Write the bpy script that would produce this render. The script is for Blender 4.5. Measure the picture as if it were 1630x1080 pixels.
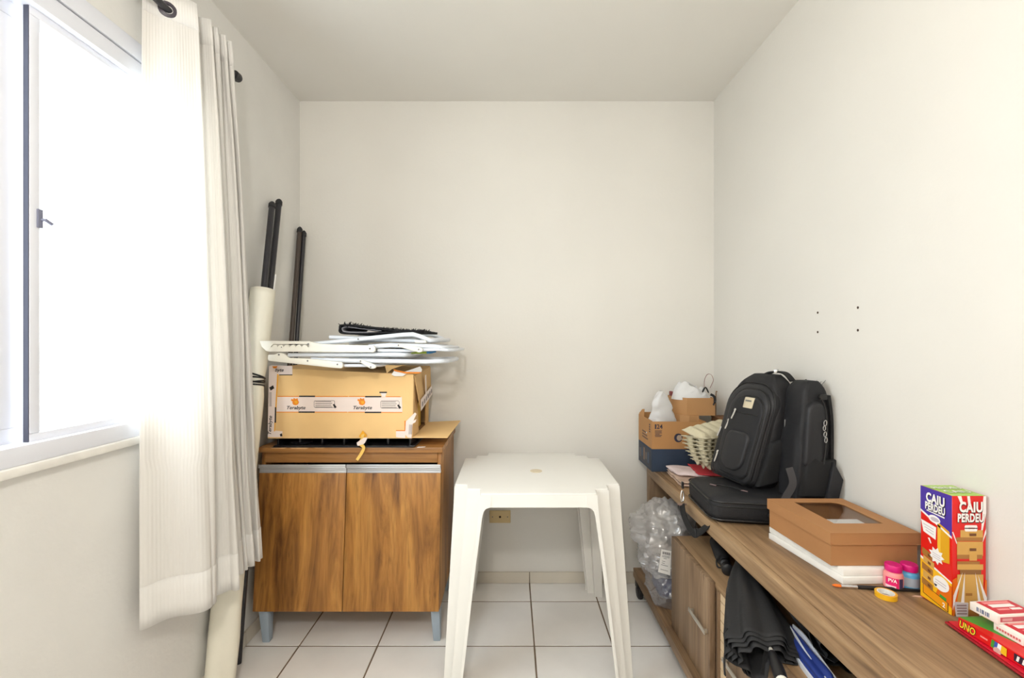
import bpy, bmesh, math, random
from mathutils import Vector, Matrix, noise as mnoise

for o in list(bpy.data.objects): bpy.data.objects.remove(o, do_unlink=True)
S = bpy.context.scene
COL = S.collection
random.seed(7)
PI = math.pi

# ---------------------------------------------------------------- camera, world, light, exposure
H = 1.28                       # eye height (m)
F = 725.0; CX = 813.5; CY = 545.5   # focal length and vanishing point in a 1630x1080 frame
cam_d = bpy.data.cameras.new('camera'); cam = bpy.data.objects.new('camera', cam_d); COL.objects.link(cam)
cam.location = (0, 0, H); cam.rotation_euler = (PI/2, 0, 0)
cam_d.sensor_width = 36; cam_d.lens = F/1630*36
cam_d.shift_x = (815-CX)/1630; cam_d.shift_y = (CY-540)/1630
cam_d.clip_start = 0.02
S.camera = cam
W = bpy.data.worlds.new('sky'); S.world = W; W.use_nodes = True
bg = W.node_tree.nodes['Background']; bg.inputs[0].default_value = (0.88, 0.95, 1.0, 1); bg.inputs[1].default_value = 8.2
S.view_settings.view_transform = 'Standard'; S.view_settings.look = 'None'
S.view_settings.gamma = 1; S.view_settings.use_curve_mapping = False
S.view_settings.exposure = 0.02
FILL_POWER = 47.0  # strength of the added fill lamp

# room
D = 2.425; XL = -1.1255; XR = 1.0797; CEIL = 2.565; YF = -0.95
WIN = (0.45, 1.60, 1.0, 2.12)      # window opening y0 y1 z0 z1
pl = bpy.data.lights.new('window_portal', 'AREA'); pl.shape = 'RECTANGLE'; pl.size = 1.15; pl.size_y = 1.12
pl.cycles.is_portal = True
po = bpy.data.objects.new('window_portal', pl); COL.objects.link(po)
po.location = (XL-0.14, (WIN[0]+WIN[1])/2, (WIN[2]+WIN[3])/2); po.rotation_euler = (0, -PI/2, 0)

def P(px, py, Y):              # the point at depth Y on the photograph's ray
    return Vector(((px-CX)*Y/F, Y, H-(py-CY)*Y/F))

# ---------------------------------------------------------------- materials
MATS = {}
def srgb(r, g, b):
    f = lambda c: (c/255/12.92 if c/255 <= .04045 else ((c/255+.055)/1.055)**2.4)
    return (f(r), f(g), f(b), 1)
def mat(name, rgb, rough=.6, metal=0, var=0.0, vscale=8, bump=0.0, bscale=60, spec=.5, coat=0, sheen=0):
    if name in MATS: return MATS[name]
    m = bpy.data.materials.new(name); m.use_nodes = True; MATS[name] = m
    nt = m.node_tree; b = nt.nodes['Principled BSDF']
    c = srgb(*rgb)
    b.inputs['Base Color'].default_value = c; b.inputs['Roughness'].default_value = rough
    b.inputs['Metallic'].default_value = metal; b.inputs['Specular IOR Level'].default_value = spec
    b.inputs['Coat Weight'].default_value = coat; b.inputs['Sheen Weight'].default_value = sheen
    tc = nt.nodes.new('ShaderNodeTexCoord')
    if var:
        n = nt.nodes.new('ShaderNodeTexNoise'); n.inputs['Scale'].default_value = vscale; n.inputs['Detail'].default_value = 5
        nt.links.new(tc.outputs['Object'], n.inputs['Vector'])
        r = nt.nodes.new('ShaderNodeValToRGB')
        r.color_ramp.elements[0].position = .3; r.color_ramp.elements[1].position = .7
        r.color_ramp.elements[0].color = tuple(x*(1-var) for x in c[:3])+(1,)
        r.color_ramp.elements[1].color = tuple(min(1, x*(1+var*.6)) for x in c[:3])+(1,)
        nt.links.new(n.outputs['Fac'], r.inputs['Fac']); nt.links.new(r.outputs['Color'], b.inputs['Base Color'])
    if bump:
        n2 = nt.nodes.new('ShaderNodeTexNoise'); n2.inputs['Scale'].default_value = bscale; n2.inputs['Detail'].default_value = 4
        nt.links.new(tc.outputs['Object'], n2.inputs['Vector'])
        bp = nt.nodes.new('ShaderNodeBump'); bp.inputs['Strength'].default_value = bump; bp.inputs['Distance'].default_value = .01
        nt.links.new(n2.outputs['Fac'], bp.inputs['Height']); nt.links.new(bp.outputs['Normal'], b.inputs['Normal'])
    return m
def wood(name, dark, mid, light, axis, scale=1.0, rough=.45):
    m = bpy.data.materials.new(name); m.use_nodes = True; MATS[name] = m
    nt = m.node_tree; b = nt.nodes['Principled BSDF']; b.inputs['Roughness'].default_value = rough
    tc = nt.nodes.new('ShaderNodeTexCoord'); mp = nt.nodes.new('ShaderNodeMapping')
    sc = [14*scale, 14*scale, 14*scale]; sc['xyz'.index(axis)] = 1.1*scale
    mp.inputs['Scale'].default_value = sc
    nt.links.new(tc.outputs['Object'], mp.inputs['Vector'])
    n = nt.nodes.new('ShaderNodeTexNoise'); n.inputs['Scale'].default_value = 1.0; n.inputs['Detail'].default_value = 7
    n.inputs['Roughness'].default_value = .62; n.inputs['Distortion'].default_value = .9
    nt.links.new(mp.outputs['Vector'], n.inputs['Vector'])
    r = nt.nodes.new('ShaderNodeValToRGB'); e = r.color_ramp.elements
    e[0].position = .30; e[0].color = srgb(*dark); e[1].position = .72; e[1].color = srgb(*light)
    x = e.new(.5); x.color = srgb(*mid)
    nt.links.new(n.outputs['Fac'], r.inputs['Fac'])
    # fine streaks
    mp2 = nt.nodes.new('ShaderNodeMapping'); sc2 = [90*scale]*3; sc2['xyz'.index(axis)] = 3*scale
    mp2.inputs['Scale'].default_value = sc2; nt.links.new(tc.outputs['Object'], mp2.inputs['Vector'])
    n2 = nt.nodes.new('ShaderNodeTexNoise'); n2.inputs['Scale'].default_value = 1; n2.inputs['Detail'].default_value = 3
    nt.links.new(mp2.outputs['Vector'], n2.inputs['Vector'])
    r2 = nt.nodes.new('ShaderNodeValToRGB'); r2.color_ramp.elements[0].position = .33; r2.color_ramp.elements[0].color = (.62, .62, .62, 1)
    r2.color_ramp.elements[1].position = .55; r2.color_ramp.elements[1].color = (1, 1, 1, 1)
    nt.links.new(n2.outputs['Fac'], r2.inputs['Fac'])
    # dark cracks / knots
    mp3 = nt.nodes.new('ShaderNodeMapping'); sc3 = [22*scale]*3; sc3['xyz'.index(axis)] = 2.4*scale
    mp3.inputs['Scale'].default_value = sc3; nt.links.new(tc.outputs['Object'], mp3.inputs['Vector'])
    n3 = nt.nodes.new('ShaderNodeTexNoise'); n3.inputs['Scale'].default_value = 1; n3.inputs['Detail'].default_value = 6; n3.inputs['Distortion'].default_value = 1.6
    nt.links.new(mp3.outputs['Vector'], n3.inputs['Vector'])
    r3 = nt.nodes.new('ShaderNodeValToRGB'); r3.color_ramp.elements[0].position = .27; r3.color_ramp.elements[0].color = (.45, .42, .4, 1)
    r3.color_ramp.elements[1].position = .38; r3.color_ramp.elements[1].color = (1, 1, 1, 1)
    nt.links.new(n3.outputs['Fac'], r3.inputs['Fac'])
    def mul(a, bsock, f):
        mx = nt.nodes.new('ShaderNodeMix'); mx.data_type = 'RGBA'; mx.blend_type = 'MULTIPLY'; mx.inputs['Factor'].default_value = f
        nt.links.new(a, mx.inputs['A']); nt.links.new(bsock, mx.inputs['B']); return mx.outputs['Result']
    c = mul(r.outputs['Color'], r2.outputs['Color'], .55); c = mul(c, r3.outputs['Color'], .8)
    nt.links.new(c, b.inputs['Base Color'])
    return m
def clear_mat(name, rgb, trans=.7, gloss=.1, rough=.1, diff=None, translucent=False):
    m = bpy.data.materials.new(name); m.use_nodes = True; MATS[name] = m
    nt = m.node_tree; nt.nodes.clear(); out = nt.nodes.new('ShaderNodeOutputMaterial')
    t = nt.nodes.new('ShaderNodeBsdfTransparent'); t.inputs[0].default_value = srgb(*rgb) if not diff else (1, 1, 1, 1)
    g = nt.nodes.new('ShaderNodeBsdfGlossy'); g.inputs['Roughness'].default_value = rough; g.inputs[0].default_value = (1, 1, 1, 1)
    mx = nt.nodes.new('ShaderNodeMixShader')
    src = t.outputs[0]
    if diff:
        d = nt.nodes.new('ShaderNodeBsdfDiffuse'); d.inputs[0].default_value = srgb(*diff)
        tl = nt.nodes.new('ShaderNodeBsdfTranslucent'); tl.inputs[0].default_value = srgb(*diff)
        m0 = nt.nodes.new('ShaderNodeMixShader'); m0.inputs[0].default_value = .45
        nt.links.new(d.outputs[0], m0.inputs[1]); nt.links.new(tl.outputs[0], m0.inputs[2])
        m2 = nt.nodes.new('ShaderNodeMixShader'); m2.inputs[0].default_value = 1-trans
        nt.links.new(t.outputs[0], m2.inputs[1]); nt.links.new(m0.outputs[0], m2.inputs[2]); src = m2.outputs[0]
    mx.inputs[0].default_value = gloss
    nt.links.new(src, mx.inputs[1]); nt.links.new(g.outputs[0], mx.inputs[2]); nt.links.new(mx.outputs[0], out.inputs[0])
    return m
def cloth_mat(name, rgb, tl=.4, ribs=0):
    m = bpy.data.materials.new(name); m.use_nodes = True; MATS[name] = m
    nt = m.node_tree; nt.nodes.clear(); out = nt.nodes.new('ShaderNodeOutputMaterial')
    d = nt.nodes.new('ShaderNodeBsdfDiffuse'); t = nt.nodes.new('ShaderNodeBsdfTranslucent'); mx = nt.nodes.new('ShaderNodeMixShader')
    mx.inputs[0].default_value = tl
    for n in (d, t): n.inputs[0].default_value = srgb(*rgb)
    if ribs:
        uv = nt.nodes.new('ShaderNodeUVMap'); sp = nt.nodes.new('ShaderNodeSeparateXYZ'); nt.links.new(uv.outputs[0], sp.inputs[0])
        ma = nt.nodes.new('ShaderNodeMath'); ma.operation = 'MULTIPLY'; ma.inputs[1].default_value = ribs; nt.links.new(sp.outputs[0], ma.inputs[0])
        sn = nt.nodes.new('ShaderNodeMath'); sn.operation = 'SINE'; nt.links.new(ma.outputs[0], sn.inputs[0])
        bp = nt.nodes.new('ShaderNodeBump'); bp.inputs['Strength'].default_value = .22; bp.inputs['Distance'].default_value = .0015
        nt.links.new(sn.outputs[0], bp.inputs['Height'])
        for n in (d, t): nt.links.new(bp.outputs[0], n.inputs['Normal'])
    nt.links.new(d.outputs[0], mx.inputs[1]); nt.links.new(t.outputs[0], mx.inputs[2]); nt.links.new(mx.outputs[0], out.inputs[0])
    return m
def emit(name, rgb, s):
    m = bpy.data.materials.new(name); m.use_nodes = True; nt = m.node_tree; nt.nodes.clear()
    o = nt.nodes.new('ShaderNodeOutputMaterial'); e = nt.nodes.new('ShaderNodeEmission'); e.inputs[0].default_value = srgb(*rgb); e.inputs[1].default_value = s
    nt.links.new(e.outputs[0], o.inputs[0]); return m

# ---------------------------------------------------------------- geometry helpers
WLOC = {}      # world origin of each thing and part
class Frame:
    def __init__(s, o, u, v, n=None):
        s.o = Vector(o); s.u = Vector(u); s.v = Vector(v); s.n = Vector(n) if n is not None else s.u.cross(s.v)
    def __call__(s, a, b, c=0.0): return s.o+s.u*a+s.v*b+s.n*c
WORLD = Frame((0, 0, 0), (1, 0, 0), (0, 1, 0), (0, 0, 1))
class MB:
    def __init__(s): s.v = []; s.f = []; s.uv = None
    def add(s, vs, fs):
        k = len(s.v); s.v += [Vector(p) for p in vs]; s.f += [tuple(i+k for i in f) for f in fs]; return s
    def box(s, x0, x1, y0, y1, z0, z1, fr=WORLD):
        vs = [fr(x, y, z) for z in (z0, z1) for y in (y0, y1) for x in (x0, x1)]
        return s.add(vs, [(0, 2, 3, 1), (4, 5, 7, 6), (0, 1, 5, 4), (2, 6, 7, 3), (0, 4, 6, 2), (1, 3, 7, 5)])
    def hexa(s, c8):                # 4 bottom corners, 4 top corners
        return s.add(c8, [(3, 2, 1, 0), (4, 5, 6, 7), (0, 1, 5, 4), (1, 2, 6, 5), (2, 3, 7, 6), (3, 0, 4, 7)])
    def prism(s, poly, fr, w0, w1):
        n = len(poly); vs = [fr(a, b, w0) for a, b in poly]+[fr(a, b, w1) for a, b in poly]
        fs = [tuple(range(n-1, -1, -1)), tuple(range(n, 2*n))]+[(i, (i+1) % n, n+(i+1) % n, n+i) for i in range(n)]
        return s.add(vs, fs)
    def tube(s, pts, r, n=10, flat=1.0, up=None):
        pts = [Vector(p) for p in pts]; m = len(pts)
        rs = r if isinstance(r, (list, tuple)) else [r]*m
        vs = []; fs = []; pu = None
        for i, p in enumerate(pts):
            t = (pts[min(i+1, m-1)]-pts[max(i-1, 0)]).normalized()
            if up is not None: a = Vector(up)
            elif pu is not None: a = pu
            else: a = Vector((0, 0, 1)) if abs(t.z) < .9 else Vector((1, 0, 0))
            b = t.cross(a).normalized(); a = b.cross(t).normalized(); pu = a
            for k in range(n):
                th = 2*PI*k/n; vs.append(p+b*math.cos(th)*rs[i]+a*math.sin(th)*rs[i]*flat)
        for i in range(m-1):
            for k in range(n): fs.append((i*n+k, i*n+(k+1) % n, (i+1)*n+(k+1) % n, (i+1)*n+k))
        fs.append(tuple(range(n-1, -1, -1))); fs.append(tuple((m-1)*n+k for k in range(n)))
        return s.add(vs, fs)
    def ribbon(s, pts, half, thick, side):       # flat strap: half width along 'side'
        pts = [Vector(p) for p in pts]; sd = Vector(side); vs = []; fs = []; m = len(pts)
        for i, p in enumerate(pts):
            t = (pts[min(i+1, m-1)]-pts[max(i-1, 0)]).normalized(); sv = (sd-t*sd.dot(t)).normalized(); nn = t.cross(sv)
            vs += [p+sv*half+nn*thick/2, p-sv*half+nn*thick/2, p-sv*half-nn*thick/2, p+sv*half-nn*thick/2]
        for i in range(m-1):
            for k in range(4): fs.append((i*4+k, i*4+(k+1) % 4, i*4+4+(k+1) % 4, i*4+4+k))
        fs += [(3, 2, 1, 0), tuple(m*4-4+k for k in range(4))]
        return s.add(vs, fs)
    def lathe(s, prof, fr, n=24, caps=True):                # prof: (radius, height along frame n)
        vs = []; fs = []; m = len(prof)
        for r, h in prof:
            for k in range(n): vs.append(fr(math.cos(2*PI*k/n)*r, math.sin(2*PI*k/n)*r, h))
        for i in range(m-1):
            for k in range(n): fs.append((i*n+k, i*n+(k+1) % n, (i+1)*n+(k+1) % n, (i+1)*n+k))
        if caps and prof[0][0] > 1e-6: fs.append(tuple(range(n-1, -1, -1)))
        if caps and prof[-1][0] > 1e-6: fs.append(tuple((m-1)*n+k for k in range(n)))
        return s.add(vs, fs)
    def grid(s, fn, nu, nv, closed=False, caps=False, uvfn=None):
        vs = []; fs = []; w = nu if closed else nu+1; uvs = []
        for j in range(nv+1):
            for i in range(w):
                vs.append(fn(i/nu, j/nv)); uvs.append(uvfn(i/nu, j/nv) if uvfn else (i/nu, j/nv))
        for j in range(nv):
            for i in range(nu):
                i2 = (i+1) % w; fs.append((j*w+i, j*w+i2, (j+1)*w+i2, (j+1)*w+i))
        if caps: fs.append(tuple(range(w-1, -1, -1))); fs.append(tuple(nv*w+k for k in range(w)))
        s.uv = uvs; return s.add(vs, fs)
    def build(s, name, m, parent=None, smooth=False, bevel=0, seg=2, solid=0, loc=None, angle=40, weld=False):
        me = bpy.data.meshes.new(name)
        if parent is not None: org = WLOC[parent.name]
        elif loc is not None: org = Vector(loc)
        else:
            xs = [p.x for p in s.v]; ys = [p.y for p in s.v]; zs = [p.z for p in s.v]
            org = Vector(((min(xs)+max(xs))/2, (min(ys)+max(ys))/2, min(zs)))
        me.from_pydata([p-org for p in s.v], [], s.f)
        if s.uv and len(s.uv) == len(s.v):
            l = me.uv_layers.new(name='UVMap')
            for lp in me.loops: l.data[lp.index].uv = s.uv[lp.vertex_index]
        bm = bmesh.new(); bm.from_mesh(me)
        if weld: bmesh.ops.remove_doubles(bm, verts=bm.verts, dist=1e-5)
        bmesh.ops.recalc_face_normals(bm, faces=bm.faces)
        if bevel:
            es = [e for e in bm.edges if len(e.link_faces) == 2 and e.calc_face_angle(0) > math.radians(25)]
            bmesh.ops.bevel(bm, geom=es, offset=bevel, segments=seg, affect='EDGES', profile=.5, clamp_overlap=True)
        bm.to_mesh(me); bm.free()
        if smooth or bevel:
            for p in me.polygons: p.use_smooth = True
            if bevel or angle < 180: me.set_sharp_from_angle(angle=math.radians(angle))
        me.materials.append(m)
        o = bpy.data.objects.new(name, me); COL.objects.link(o)
        if parent is not None: o.parent = parent
        else: o.location = org
        WLOC[o.name] = org
        if solid:
            md = o.modifiers.new('thickness', 'SOLIDIFY'); md.thickness = solid; md.offset = 0
        return o
def tag(o, label, cat=None, group=None, kind=None):
    if label: o['label'] = label
    if cat: o['category'] = cat
    if group: o['group'] = group
    if kind: o['kind'] = kind
    return o
def thing(name, loc, label, cat, group=None):
    o = bpy.data.objects.new(name, None); COL.objects.link(o); o.location = loc; o.empty_display_size = .05
    WLOC[o.name] = Vector(loc); return tag(o, label, cat, group)
def struct(o): o['kind'] = 'structure'; return o
def share(src, name, parent, loc, rot=None, scale=None):   # another piece with the same mesh, at loc in the parent's space
    o = bpy.data.objects.new(name, src.data); COL.objects.link(o)
    if parent is not None: o.parent = parent
    o.location = loc
    if rot: o.rotation_euler = rot
    if scale: o.scale = scale
    WLOC[o.name] = Vector(loc); return o
_tc = {}
def text(name, body, m, parent, fr, size, align='CENTER', bold=0.0, shear=0.0, lift=.0006, sx=1.0, spacing=1.0):
    key = (body, bold, shear, align, spacing)
    if key not in _tc:
        cu = bpy.data.curves.new('t', 'FONT'); cu.body = body; cu.size = 1; cu.align_x = align; cu.align_y = 'CENTER'
        cu.offset = bold; cu.shear = shear; cu.resolution_u = 3; cu.space_character = spacing
        ob = bpy.data.objects.new('t', cu); COL.objects.link(ob); dg = bpy.context.evaluated_depsgraph_get()
        me = bpy.data.meshes.new_from_object(ob.evaluated_get(dg))
        _tc[key] = ([v.co.copy() for v in me.vertices], [tuple(p.vertices) for p in me.polygons])
        bpy.data.objects.remove(ob); bpy.data.meshes.remove(me); bpy.data.curves.remove(cu)
    vs, fs = _tc[key]
    mb = MB(); mb.add([fr(v.x*size*sx, v.y*size, lift) for v in vs], fs)
    return mb.build(name, m, parent)
def decal(name, poly, fr, m, parent, lift=.0003, t=.0003):
    return MB().prism(poly, fr, lift-t, lift).build(name, m, parent)
def rrect(x0, x1, y0, y1, r, n=5):
    out = []
    for cx, cy, a in ((x1-r, y0+r, -90), (x1-r, y1-r, 0), (x0+r, y1-r, 90), (x0+r, y0+r, 180)):
        for k in range(n+1):
            t = math.radians(a+90*k/n); out.append((cx+r*math.cos(t), cy+r*math.sin(t)))
    return out
def ell(cx, cy, rx, ry, n=20): return [(cx+rx*math.cos(2*PI*k/n), cy+ry*math.sin(2*PI*k/n)) for k in range(n)]
def smooth_path(pts, n=6):          # Catmull-Rom through the points
    pts = [Vector(p) for p in pts]; out = []
    for i in range(len(pts)-1):
        p0 = pts[max(i-1, 0)]; p1 = pts[i]; p2 = pts[i+1]; p3 = pts[min(i+2, len(pts)-1)]
        for k in range(n):
            t = k/n; out.append(.5*((2*p1)+(p2-p0)*t+(2*p0-5*p1+4*p2-p3)*t*t+(-p0+3*p1-3*p2+p3)*t**3))
    out.append(pts[-1]); return out
def nz(p, s=1.0): return mnoise.noise(Vector(p)*s)

# ---------------------------------------------------------------- common materials
M_wall = mat('wall_paint', (228, 225, 218), .85, var=.035, vscale=1.6, bump=.05, bscale=90)
M_ceil = mat('ceiling_paint', (234, 231, 224), .9, var=.02, vscale=1.5)
M_tile = mat('floor_tile', (247, 244, 240), .25, var=.07, vscale=3.5)
M_grout = mat('grout', (122, 103, 84), .9, var=.15, vscale=30)
M_skirt = mat('skirting_tile', (216, 208, 193), .4, var=.08, vscale=5)
M_alu = mat('white_aluminium', (228, 230, 238), .35)
M_black = mat('black_plastic', (24, 24, 27), .45)
M_pole = mat('black_pole_metal', (34, 32, 38), .4, spec=.6)
M_white = mat('white_paint', (240, 240, 238), .4)
M_print_k = mat('print_black', (28, 26, 28), .6)
M_print_w = mat('print_white', (245, 243, 240), .6)
M_chrome = mat('chrome', (215, 215, 215), .2, metal=1)
# ================================================================ the room
fl = struct(MB().box(XL-.15, XR+.15, YF-.15, D+.15, -.12, -.0012).build('floor', M_grout))
T = .3306; gx0 = P(850.6, 1029, F*H/(1029-CY)).x; gy0 = F*H/(1029-CY)
g = .006; n_tile = 0; tile_src = {}
ix = range(-8, 8); iy = range(-9, 4)
for i in ix:
    for j in iy:
        x0 = max(gx0+i*T+g/2, XL); x1 = min(gx0+(i+1)*T-g/2, XR); y0 = max(gy0+j*T+g/2, YF); y1 = min(gy0+(j+1)*T-g/2, D)
        if x1-x0 < .01 or y1-y0 < .01 or y1 < .5: continue
        key = (round(x1-x0, 3), round(y1-y0, 3))
        c = Vector(((x0+x1)/2, (y0+y1)/2, 0)); lo = c-WLOC['floor']
        if key in tile_src: share(tile_src[key], 'tile', fl, lo)
        else:
            mb = MB().box(-(x1-x0)/2, (x1-x0)/2, -(y1-y0)/2, (y1-y0)/2, -.006, 0)
            o = mb.build('tile', M_tile, None, bevel=.0012, seg=1, loc=(0, 0, 0)); o.parent = fl; o.location = lo; tile_src[key] = o
mb = MB().box(XL, XR, YF, .5, -.006, 0); o = mb.build('tile_field', M_tile, fl); o['kind'] = 'stuff'
struct(MB().box(XL-.15, XR+.15, YF-.15, D+.15, CEIL, CEIL+.12).build('ceiling', M_ceil))
struct(MB().box(XL-.15, XR+.15, D, D+.12, 0, CEIL).build('wall_back', M_wall))
wr = struct(MB().box(XR, XR+.12, YF, D, 0, CEIL).build('wall_right', M_wall))
struct(MB().box(XL-.15, XR+.15, YF-.12, YF, 0, CEIL).build('wall_front', M_wall))
y0, y1, z0, z1 = WIN
mb = MB(); xo = XL-.13
mb.box(xo, XL, YF, D, 0, z0); mb.box(xo, XL, YF, D, z1, CEIL); mb.box(xo, XL, YF, y0, z0, z1); mb.box(xo, XL, y1, D, z0, z1)
struct(mb.build('wall_left', mat('wall_paint_worn', (232, 230, 225), .85, var=.05, vscale=3.2, bump=.08, bscale=60)))
M_hole = mat('hole_dark', (70, 50, 40), .9)
for px, py in ((1302, 498), (1302, 529), (1366, 490), (1366, 526)):
    Y = XR*F/(px-CX); p = P(px, py, Y)
    fr = Frame((XR, p.y, p.z), (0, 1, 0), (0, 0, 1), (-1, 0, 0))
    MB().lathe([(.0001, -.0005), (.0042, .0008), (.0042, .0012), (.002, .0004), (.0001, .0002)], fr, 10).build('screw_hole', M_hole, wr)
# skirting of cut tiles
def skirting(name, n, place, length, x_start):
    b = struct(MB().hexa(place(0, length, 0, .058, .006)).build(name, M_grout))
    t = x_start
    while t < length:
        a = max(t+.0018, 0); e = min(t+T-.0018, length)
        if e-a > .01: MB().hexa(place(a, e, .001, .060, .009)).build('tile', M_skirt, b, bevel=.001, seg=1)
        t += T
def pb(a, e, zl, zh, th):
    x0 = XL+a; x1 = XL+e; y = D-th
    return [(x0, y, zl), (x1, y, zl), (x1, D, zl), (x0, D, zl), (x0, y, zh), (x1, y, zh), (x1, D, zh), (x0, D, zh)]
def plf(a, e, zl, zh, th):
    y0 = .5+a; y1 = .5+e; x = XL+th
    return [(XL, y0, zl), (x, y0, zl), (x, y1, zl), (XL, y1, zl), (XL, y0, zh), (x, y0, zh), (x, y1, zh), (XL, y1, zh)]
skirting('baseboard_back', 0, pb, XR-XL, (gx0-XL) % T-T)
skirting('baseboard_left', 0, plf, D-.012-.5, (gy0-.5) % T-T)

# ---------------------------------------------------------------- window
M_glass = clear_mat('window_glass', (252, 254, 255), gloss=.05, rough=.02)
w1 = struct(thing('window_1', (XL, 1.0, z0), None, None))
mb = MB(); f = .045
xa, xb = XL-.085, XL+.012
mb.box(xa, xb, y0, y1, z0, z0+f); mb.box(xa, xb, y0, y1, z1-f, z1); mb.box(xa, xb, y0, y0+f, z0+f, z1-f); mb.box(xa, xb, y1-f, y1, z0+f, z1-f)
mb.build('window_frame', M_alu, w1, bevel=.003)
MB().box(XL, XL+.016, y0-.03, y1+.03, z1+.003, z1+.055).build('architrave', M_alu, w1, bevel=.003)
def sash(ya, yb, xa, xb, nm):
    s = .024 if nm == 'a' else .04; mb = MB(); za, zb = z0+f-.005, z1-f+.005
    mb.box(xa, xb, ya, yb, za, za+s); mb.box(xa, xb, ya, yb, zb-s, zb); mb.box(xa, xb, ya, ya+s, za+s, zb-s); mb.box(xa, xb, yb-s, yb, za+s, zb-s)
    o = mb.build('sash', M_alu, w1, bevel=.002)
    xm = (xa+xb)/2
    MB().box(xm-.002, xm+.002, ya+s-.004, yb-s+.004, za+s-.004, zb-s+.004).build('pane', M_glass, o)
    return o
M_stile_shade = mat('stile_shade_dark', (70, 72, 86), .8)
MB().box(XL-.0215, XL-.0095, 1.0705, 1.0724, z0+f, z1-f).build('shade_strip', M_stile_shade, w1)  # dark strip paints the shade on the sash stile's side face
s1 = sash(1.0725, y1-f+.004, XL-.032, XL-.008, 'a')
s2 = sash(y0+f-.004, 1.075, XL-.064, XL-.040, 'b')
mb = MB(); mb.box(XL-.010, XL-.004, 1.088, 1.100, 1.555, 1.60); mb.tube([(XL-.006, 1.097, 1.575), (XL+.001, 1.10, 1.576), (XL+.004, 1.114, 1.568)], .0045, 8)
mb.build('latch', mat('latch_grey', (120, 122, 140), .4), s1, bevel=.002)
struct(MB().box(XL-.14, XL+.022, y0-.04, y1+.04, z0-.022, z0).build('trim_1', mat('sill_stone', (236, 233, 226), .5, var=.08, vscale=20), bevel=.004))

# ---------------------------------------------------------------- outside: a neighbouring block and the ground far below
M_out = mat('pale_facade', (236, 236, 236), .9)
M_outw = mat('far_window', (176, 186, 190), .4)
struct(MB().box(-45, -6, -20, 45, -7.2, -7).build('ground_outside', mat('outside_ground', (205, 205, 200), .9)))
nb = thing('apartment_building', (-14, 13, -7), 'pale apartment block seen faintly through the window', 'building')
MB().box(-19, -14, 5, 24, -7, .9).build('wall', M_out, nb); MB().box(-19.3, -13.7, 4.7, 24.3, .9, 1.3).build('roof', M_out, nb)
ws = None
for yy in (8.0, 9.6, 11.8, 13.6, 15.6, 17.6, 19.6, 21.6):
    for zz in (-1.9, -4.6):
        mb = MB().box(-14.02, -13.93, yy, yy+.9, zz, zz+1.1); o = mb.build('window', M_outw, nb)
    MB().box(-14.05, -13.1, yy-.4, yy+1.4, -2.9, -2.75).build('balcony', M_out, nb)

# ---------------------------------------------------------------- added lamp, out of view behind the viewer, for fill light
LPX, LPY = -.15, -.25
lp = thing('added_fill_lamp', (LPX, LPY, CEIL-.50), 'added white globe lamp, unseen above the viewer, for fill light', 'lamp')
fr = Frame((LPX, LPY, CEIL), (1, 0, 0), (0, 1, 0), (0, 0, -1))
MB().lathe([(.055, 0), (.055, .012), (.04, .025), (.006, .03)], fr, 28).build('added_lamp_rose', M_white, lp, smooth=True)
MB().lathe([(.003, .028), (.003, .34)], fr, 8).build('cord', M_white, lp, smooth=True)
MB().lathe([(.022, .335), (.024, .345), (.024, .385), (.02, .39)], fr, 20).build('added_lamp_holder', M_white, lp, smooth=True)
MB().lathe([(.02, .386)]+[(max(.0005, .055*math.sin(math.radians(a_))), .435-.055*math.cos(math.radians(a_))) for a_ in range(25, 181, 12)], fr, 24).build('added_lamp_globe', emit('added_lamp_glow', (255, 244, 228), 6), lp, smooth=True)
ld = bpy.data.lights.new('added_fill_light', 'POINT'); ld.energy = FILL_POWER; ld.shadow_soft_size = .07; ld.color = (1, .97, .93)
lo = bpy.data.objects.new('added_fill_light', ld); COL.objects.link(lo); lo.location = (LPX, LPY, CEIL-.57)

# ---------------------------------------------------------------- curtain rod and curtain
RX, RZ = -1.04, 2.288
rod = thing('curtain_rod', (RX, 1.0, RZ), 'black curtain rod running above the window', 'curtain rod')
MB().tube([(RX, .25, RZ), (RX, 1.72, RZ)], .0105, 14).build('pole', M_pole, rod, smooth=True)
for ye, sg in ((1.72, 1), (.25, -1)):
    fr = Frame((RX, ye, RZ), (1, 0, 0), (0, 0, 1), (0, sg, 0))
    MB().lathe([(.011, -.012), (.0165, -.008), (.0175, .012), (.0145, .02), (.001, .026)], fr, 18).build('finial', M_pole, rod, smooth=True)
for yb in (1.69, .35):
    mb = MB(); mb.tube([(XL, yb, RZ-.012), (XL+.02, yb, RZ-.012), (RX, yb, RZ-.004)], .008, 10)
    mb.tube([(XL, yb, RZ-.012), (XL+.006, yb, RZ-.012)], .022, 14); mb.build('bracket', M_pole, rod, smooth=True)
M_curt = cloth_mat('curtain_linen', (246, 243, 238), .34, ribs=900)
M_hem = cloth_mat('curtain_hem', (246, 243, 238), .2, ribs=900)
top = [(1.338, -1.084), (1.43, -.985), (1.465, -1.075), (1.50, -.985), (1.518, -1.075), (1.537, -.985), (1.555, -1.07), (1.575, -.985), (1.59, -1.07), (1.607, -.985), (1.62, -1.06)]
bot = [(1.33, -1.086), (1.462, -.945), (1.50, -1.035), (1.552, -.935), (1.60, -1.04), (1.645, -.985), (1.672, -1.000), (1.715, -.980), (1.738, -1.000), (1.765, -.974), (1.785, -.996)]
NS = 16
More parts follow.
